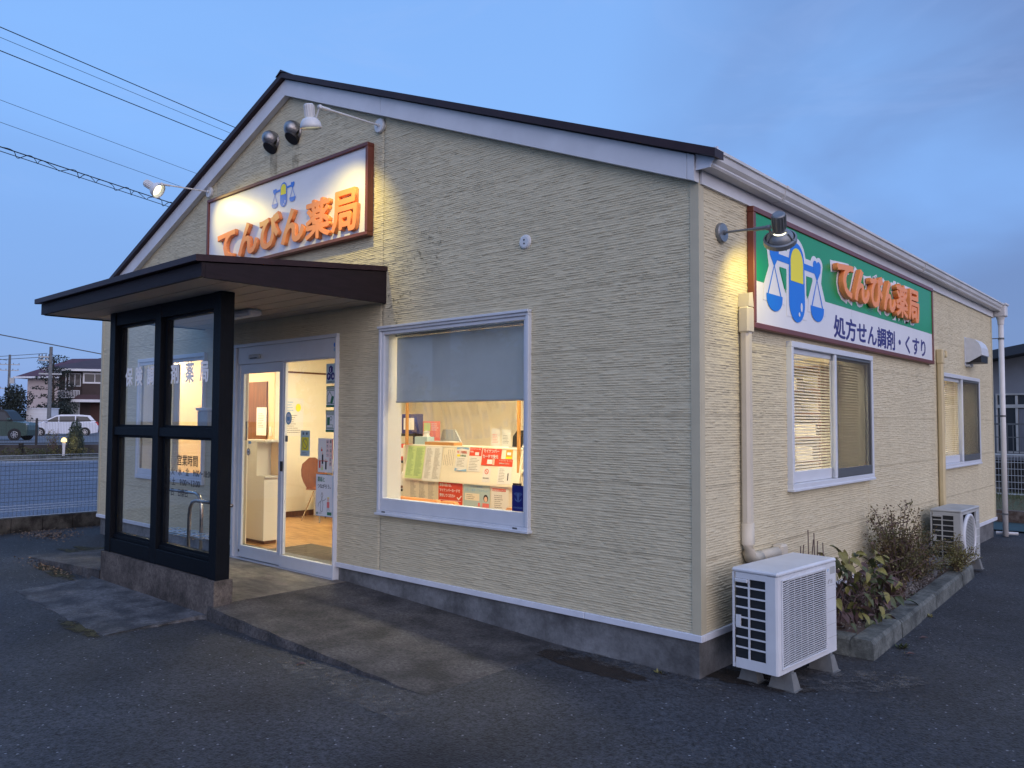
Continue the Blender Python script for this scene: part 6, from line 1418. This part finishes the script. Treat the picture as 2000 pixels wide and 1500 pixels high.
# ---------------- brown house
MT['hb'] = mat('dark_brown_cladding', (.050, .034, .034), .75, var=.25, vscale=2); MT['hroof'] = mat('plum_roof_shingle', (.065, .035, .045), .7, var=.25, vscale=1.5); MT['hdark'] = mat('dark_recess_wood', (.055, .015, .012), .6)
H = bgthing('brown_house', 'two-storey dark brown house with white eaves, a white balcony and plum roof', 'house', -14.6, 80, .14)
B('wall', 'hb', H, -4.5, 3.6, 0, 7.5, 0, 5.45, world=False); B('wall', 'hb', H, -2.55, 3.59, -.35, -.001, 2.8, 5.44, world=False)
def hip(parent, x0, x1, y0, y1, z, hgt, m, ridge):
    g = MB(); c = [(x0, y0, z), (x1, y0, z), (x1, y1, z), (x0, y1, z)]; ym = (y0 + y1) / 2; a, b = (x0 + ridge, ym, z + hgt), (x1 - ridge, ym, z + hgt)
    g.face([c[0], c[1], b, a]); g.face([c[1], c[2], b]); g.face([c[2], c[3], a, b]); g.face([c[3], c[0], a]); g.face(c[::-1]); return g.build('roof', m, parent, world=False)
hip(H, -5.5, 4.6, -1.0, 8.5, 5.62, 1.45, 'hroof', 3.9)
for a in ((-5.5, 4.6, -1.06, -1.0), ): B('eave_board', 'fascia', H, a[0], a[1], a[2], a[3], 5.46, 5.66, world=False)
B('eave_board', 'fascia', H, -5.56, -5.5, -1.06, 8.5, 5.46, 5.66, world=False); B('eave_soffit', 'gutter', H, -5.5, 4.6, -1.0, 8.5, 5.50, 5.54, world=False)
def hwin(p, x0, x1, z0, z1, y, fw, fm):
    w = node('window', p); g = MB(); yframe(g, x0, x1, z0, z1, y - .06, y - .002, fw, b=0); g.box((x0 + x1) / 2 - .03, (x0 + x1) / 2 + .03, y - .05, y - .003, z0 + fw, z1 - fw); g.build('frame', fm, w, world=False); g = MB(); g.box(x0 + fw, x1 - fw, y - .03, y - .004, z0 + fw, z1 - fw); g.build('pane', 'nb_glass', w, world=False)
hwin(H, -3.72, -2.72, 4.12, 5.30, 0, .07, 'alu'); hwin(H, -2.50, -.55, 4.38, 5.36, -.36, .14, 'fascia')
bc = node('balcony', H); g = MB(); g.box(-4.36, -2.60, -1.0, 0, 3.05, 3.13); g.box(-4.36, -2.60, -1.0, -.95, 3.68, 3.74); g.box(-4.36, -4.31, -.95, 0, 3.68, 3.74); g.build('rail', 'fascia', bc, world=False)
for i in range(15): x = -4.36 + i * (1.71 / 14); g = MB(); g.box(x, x + .05, -.99, -.96, 3.13, 3.68); g.build('baluster', 'fascia', bc, world=False)
g = MB(); g.box(-4.3, -3.9, -.9, -.6, 3.14, 3.6); g.build('planter', 'curt', bc, world=False)
g = MB(); g.prism([(-3.0, 2.72), (-3.05, 2.90), (-2.6, 3.35), (3.6, 3.35), (3.6, 2.72)], -1.5, -.0, 'y'); g.build('porch_roof', 'hroof', H, world=False); B('porch_eave', 'fascia', H, -3.15, 3.7, -1.6, -1.5, 2.68, 2.92, world=False)
sh2 = node('shutter', H)
for i in range(16): g = MB(); g.box(-3.82, -2.84, -.05, -.004, .3 + i * .145, .435 + i * .145); g.build('shutter_slat', 'acgrey', sh2, world=False)
g = MB(); yframe(g, -3.92, -2.76, .2, 2.76, -.09, -.001, .09, b=0); g.build('frame', 'fascia', sh2, world=False)
B('meter_box', 'acgrey', H, -4.55, -4.15, -.14, -.001, 1.0, 2.15, world=False); B('downpipe', 'fascia', H, -3.98, -3.90, -.09, -.01, 3.8, 5.46, world=False); B('downpipe', 'fascia', H, -4.05, -3.97, -.09, -.01, 0, 3.04, world=False); B('entrance_recess', 'hdark', H, -1.9, 3.5, -.012, -.001, 0, 2.66, world=False)
for i in range(7): B('entrance_panel', 'hdark', H, -1.88 + i * .4, -1.50 + i * .4, -.03, -.013, .05, 2.6, world=False)
# ---------------- cream house
MT['hc'] = mat('cream_pink_render', (.50, .42, .40), .8, var=.08); MT['hcroof'] = mat('purple_tile_roof', (.095, .040, .060), .7, var=.25, vscale=1)
H2 = bgthing('cream_house', 'pale two-storey house with a purple-red hipped roof behind the trees', 'house', -27.0, 100, .1, -.42)
B('wall', 'hc', H2, 0, 8.5, 0, 7, 0, 5.75, world=False); hip(H2, -.9, 9.4, -.9, 7.9, 5.85, 2.3, 'hcroof', 3.6); B('eave_board', 'fascia', H2, -.95, 9.4, -.97, -.9, 5.68, 5.88, world=False); B('eave_board', 'fascia', H2, -.97, -.9, -.97, 7.9, 5.68, 5.88, world=False)
for y0 in (1.2, 4.2): 
    w = node('window', H2); g = MB(); xframe(g, y0, y0 + .9, 3.4, 4.9, -.05, -.002, .06, b=0); g.build('frame', 'darkalu', w, world=False); g = MB(); g.box(-.03, -.004, y0 + .06, y0 + .84, 3.46, 4.84); g.build('pane', 'nb_glass', w, world=False)
# ---------------- trees
def tree(label, s, D, z, H_, crown, n, ls, lm, name='tree', trunk=.16, seed=1, group=None, lean=0):
    t = bgthing(name, label, 'tree', s, D, z, group=group); rr = random.Random(seed); g = MB(); g.tube([(0, 0, 0), (lean * .4, 0, H_ * .45), (lean, 0, H_ * .92)], trunk, 8, r2=trunk * .3)
    lf = MB()
    for (cx, cy, cz, rx, ry, rz_) in crown:
        g.tube([(lean * cz / H_ * .8, 0, max(.3, cz - rz_ * 1.1)), (cx, cy, cz)], trunk * .3, 5, r2=trunk * .1)
        leafcloud(lf, (cx, cy, cz), (rx, ry, rz_), int(n * rx * rz_), ls, rr, shell=.4)
    g.build('trunk', 'bark', t, world=False); o = lf.build('crown', lm, t, world=False); o['kind'] = 'stuff'; return t
def blob(rr, n, w, h0, h1, r): return [(rr.uniform(-w, w) * (1 - .5 * k / n), rr.uniform(-w, w) * .6, h0 + (h1 - h0) * k / n, r * rr.uniform(.6, 1.1), r * rr.uniform(.6, 1.1), r * rr.uniform(.5, .9)) for k in range(n)]
rr = random.Random(12)
tree('dark evergreen tree at the left edge behind the green car', -23.0, 74, 0, 4.6, blob(rr, 16, 1.5, 1.2, 4.0, 1.15), 420, .13, 'darkleaf', seed=2)
tree('tall dark tree left of the pale house, cut by the left edge', -24.9, 76, 0, 6.0, blob(rr, 14, 1.2, 1.5, 5.2, 1.1), 420, .13, 'darkleaf', seed=3)
tree('round dark evergreen between the two houses', -20.2, 72, 0, 3.9, blob(rr, 16, .95, 1.2, 3.6, .80), 520, .11, 'darkleaf', seed=4)
tree('brown-leaved shrub below the round evergreen', -21.2, 70, 0, 2.4, blob(rr, 10, 1.1, .8, 1.9, .75), 420, .09, 'duskleaf', seed=5)
tree('sparse pine with layered branches beside the utility pole', -19.0, 78, 0, 7.0, [(-.6, 0, 6.3, .75, .6, .40), (.3, 0, 6.6, .8, .6, .35), (-.4, 0, 5.7, .9, .6, .4), (.6, 0, 5.4, .9, .6, .45), (-1.0, 0, 4.9, .7, .5, .22), (-.1, .2, 4.6, .8, .6, .4), (.8, 0, 4.2, .9, .6, .5), (-1.2, 0, 4.0, .7, .4, .18), (-.9, 0, 3.3, .6, .4, .2), (.5, 0, 3.2, 1.0, .6, .5), (.9, .2, 2.3, 1.0, .6, .7)], 520, .10, 'darkleaf', name='pine_tree', seed=6, lean=-.1)
tree('dark hedge-like tree behind the white shed', -18.6, 76, 0, 3.2, blob(rr, 16, 1.6, .9, 2.5, .85), 420, .11, 'darkleaf', seed=7)
# ---------------- utility poles and wires
MT['polegrey'] = mat('weathered_pole', (.16, .17, .18), .85, var=.3)
def pole(label, s, D, z, h, r, arms, group='utility poles'):
    t = bgthing('utility_pole', label, 'utility pole', s, D, z, group=group); g = MB(); g.tube([(0, 0, 0), (0, 0, h)], r, 12, r2=r * .75); g.build('pole', 'polegrey', t, world=False)
    for zz, w, off in arms:
        g = MB(); g.box(-w + off, w + off, -.05, .05, zz - .05, zz + .05); g.build('crossarm', 'acgrey', t, world=False)
        for k in (-1, -.4, .4, 1): g = MB(); g.lathe([(.03, 0), (.045, .05), (.03, .10), (.04, .14), (0, .17)], (off + w * k * .92, 0, zz + .05), n=8); g.build('insulator', 'darkalu', t, world=False)
    return t
pole('grey concrete utility pole rising in front of the pine between the houses', -16.35, 66, .14, 6.5, .15, [(4.5, .75, 0), (5.75, .35, -.45), (5.5, .35, -.45)])
g = MB(); 
p2 = pole('distant utility pole with crossarms and insulators near the left edge', -31.7, 110, 0, 9.1, .18, [(7.9, 1.1, 0), (7.2, 1.0, 0), (5.0, .9, -1.2)]); g.box(.1, .6, -.2, .2, 5.6, 6.3); g.build('transformer', 'acgrey', p2, world=False)
C0 = Vector((CX, CY, 1.317))
def wire(label, a, b, r, sag=0, m='blackfence', group='overhead wires', name='overhead_wire'):
    a, b = Vector(a), Vector(b); g = MB(); n = 24; P = [a.lerp(b, i / n) - Vector((0, 0, sag * 4 * (i / n) * (1 - i / n))) for i in range(n + 1)]; g.tube(P, r, 5)
    return tag(g.build(name, m, loc=(a.x, a.y, a.z)), label, 'cable', group), P
wire('overhead wire uppermost, running down to the roof edge', [-24.457, -0.41, 13.342], [-28.027, 14.633, 13.203], 0.016)
wire('overhead wire second from the top and thin, running down to the roof edge', [-24.451, -0.4, 13.02], [-28.024, 14.637, 12.892], 0.00825)
wire('overhead wire third from the top, running down to the roof edge', [-24.443, -0.388, 12.605], [-28.021, 14.643, 12.472], 0.016)
wire('overhead wire fourth from the top and faint, running down to the roof edge', [-24.416, -0.345, 11.158], [-28.004, 14.67, 10.637], 0.0075)
wire('overhead wire fifth from the top and faint, running down to the roof edge', [-24.403, -0.324, 10.483], [-27.997, 14.68, 9.896], 0.0075)
_, P1 = wire('lowest overhead cable pair wrapped in a loose spiral, ending behind the porch-side roof edge', [-20.892, -0.366, 8.569], [-26.73, 12.934, 8.937], .017, name='spiral_cable')
sc_ = _; g = MB(); g.tube([[-20.89, -0.363, 8.467], [-26.728, 12.937, 8.746]], .012, 5); g.build('support_wire', 'blackfence', sc_)
a_, b_, c_, d_ = Vector([-20.892, -0.366, 8.569]), Vector([-26.73, 12.934, 8.937]), Vector([-20.89, -0.363, 8.467]), Vector([-26.728, 12.937, 8.746]); g = MB(); n = 900
g.tube([(a_.lerp(b_, i / n)).lerp(c_.lerp(d_, i / n), .5 - .62 * math.cos(i / n * 2 * PI * 21 + 1.1 * math.sin(i / n * 50)) ) + Vector((.05, .05, 0)) * math.sin(i / n * 2 * PI * 21) for i in range(n + 1)], .011, 4); g.build('spiral_wrap', 'blackfence', sc_)
wire('service wire passing over the top of the grey utility pole', (-62.3, 8.8, 7.89), (-61.5, 25.2, 5.58), .04, m='darkalu')
wire('thin wire to the upper side arm of the grey utility pole', (-64.9, 12.2, 5.65), (-62.3, 16.4, 6.16), .022, m='darkalu')
wire('thin wire to the lower side arm of the grey utility pole', (-64.9, 12.2, 5.43), (-62.3, 16.4, 5.9), .022, m='darkalu')
wire('wire from the distant crossarm pole towards the left edge', (-104.8, 20, 8.9), (-107.5, 26.6, 8.4), .03, m='darkalu')
# opposite side of the street, seen only mirrored in the glass
MT['opw'] = mat('opposite_house_wall', (.30, .30, .31), .8, var=.1); MT['opr'] = mat('opposite_roof', (.05, .05, .06), .6)
OH = thing('opposite_house', 'two-storey house across the car park mirrored in the window glass', 'house', (-9, -17, -.28))
B('wall', 'opw', OH, -14, -6.0, -24, -17, -.3, 5.0); g = MB(); g.prism([(-14.8, 4.9), (-10.0, 7.1), (-5.2, 4.9)], -24.6, -16.3, 'y'); g.build('roof', 'opr', OH)
for x0, z0 in ((-8.6, 3.0), (-12.2, 3.0), (-9.2, .5)):
    w = node('window', OH); g = MB(); yframe(g, x0, x0 + 1.7, z0, z0 + 1.3, -16.99, -16.94, .07, b=0); g.build('frame', 'alu', w); B('pane', 'nb_glass', w, x0 + .07, x0 + 1.63, -16.99, -16.96, z0 + .07, z0 + 1.23)
rr = random.Random(4)
for i, (s, y, h) in enumerate(((-27, -20, 4.6), (-23.5, -22, 5.3), (-20, -21, 4.4), (-17, -23, 5.2), (-31, -19, 4.8))):
    t = thing('tree', ('%s tree of the row across the car park mirrored in the porch glass' % ('first', 'second', 'third', 'fourth', 'fifth')[i]), 'tree', (s, y, -.3), group='tree row across the car park'); g = MB(); g.tube([(s, y, -.3), (s, y, h * .8)], .18, 6, r2=.06); g.build('trunk', 'bark', t); lf = MB()
    for b in blob(rr, 12, 1.6, 1.3, h, 1.2): leafcloud(lf, (s + b[0], y + b[1], b[2]), b[3:], int(200 * b[3] * b[5]), .2, rr, shell=.4)
    o = lf.build('crown', 'darkleaf', t); o['kind'] = 'stuff'
# stainless rails inside the porch
RL = thing('handrail', 'pair of bent stainless rails with a wire shelf seen through the lower porch glass', 'rail', (-5.1, -.75, -.165))
for y, x0, x1, h in ((-.88, -4.88, -4.1, .56), (-.62, -5.95, -5.15, .58)):
    a, b = (x0, x1)
    g = MB()
    if y < -.8: P = [(a, y, -.165), (a, y, h - .16), (a + .015, y, h - .08), (a + .06, y, h - .02), (a + .13, y, h), (b, y, h + .0)]
    else: P = [(b, y, -.165), (b, y, h - .16), (b - .015, y, h - .08), (b - .06, y, h - .02), (b - .13, y, h), (a, y, h)]
    g.tube(P, .017, 10); g.build('rail', 'steel', RL, smooth=True)
for k in range(6): g = MB(); g.tube([(-5.7, -.86 + k * .05, .20), (-4.6, -.86 + k * .05, .20)], .004, 5); g.build('shelf_wire', 'steel', RL)
for k in range(5): g = MB(); g.tube([(-5.6 + k * .2, -.88, .195), (-5.6 + k * .2, -.60, .195)], .004, 5); g.build('shelf_wire', 'steel', RL)
nb = thing('notice_plate', 'small white tilted plate on the siding left of the door', 'plate', (-5.85, -.03, .55)); g = MB(); g.prism([(-5.98, .50), (-5.78, .50), (-5.78, .72), (-5.90, .72)], -.05, -.03, 'y'); g.build('plate', 'fascia', nb)
bx = thing('mailbox', 'small grey box on the siding seen through the upper porch glass', 'mailbox', (-6.2, -.06, 1.2)); B('box', 'acgrey', bx, -6.32, -6.08, -.10, -.012, 1.13, 1.42, b=.01); B('lid', 'alu', bx, -6.33, -6.07, -.115, -.012, 1.421, 1.45)
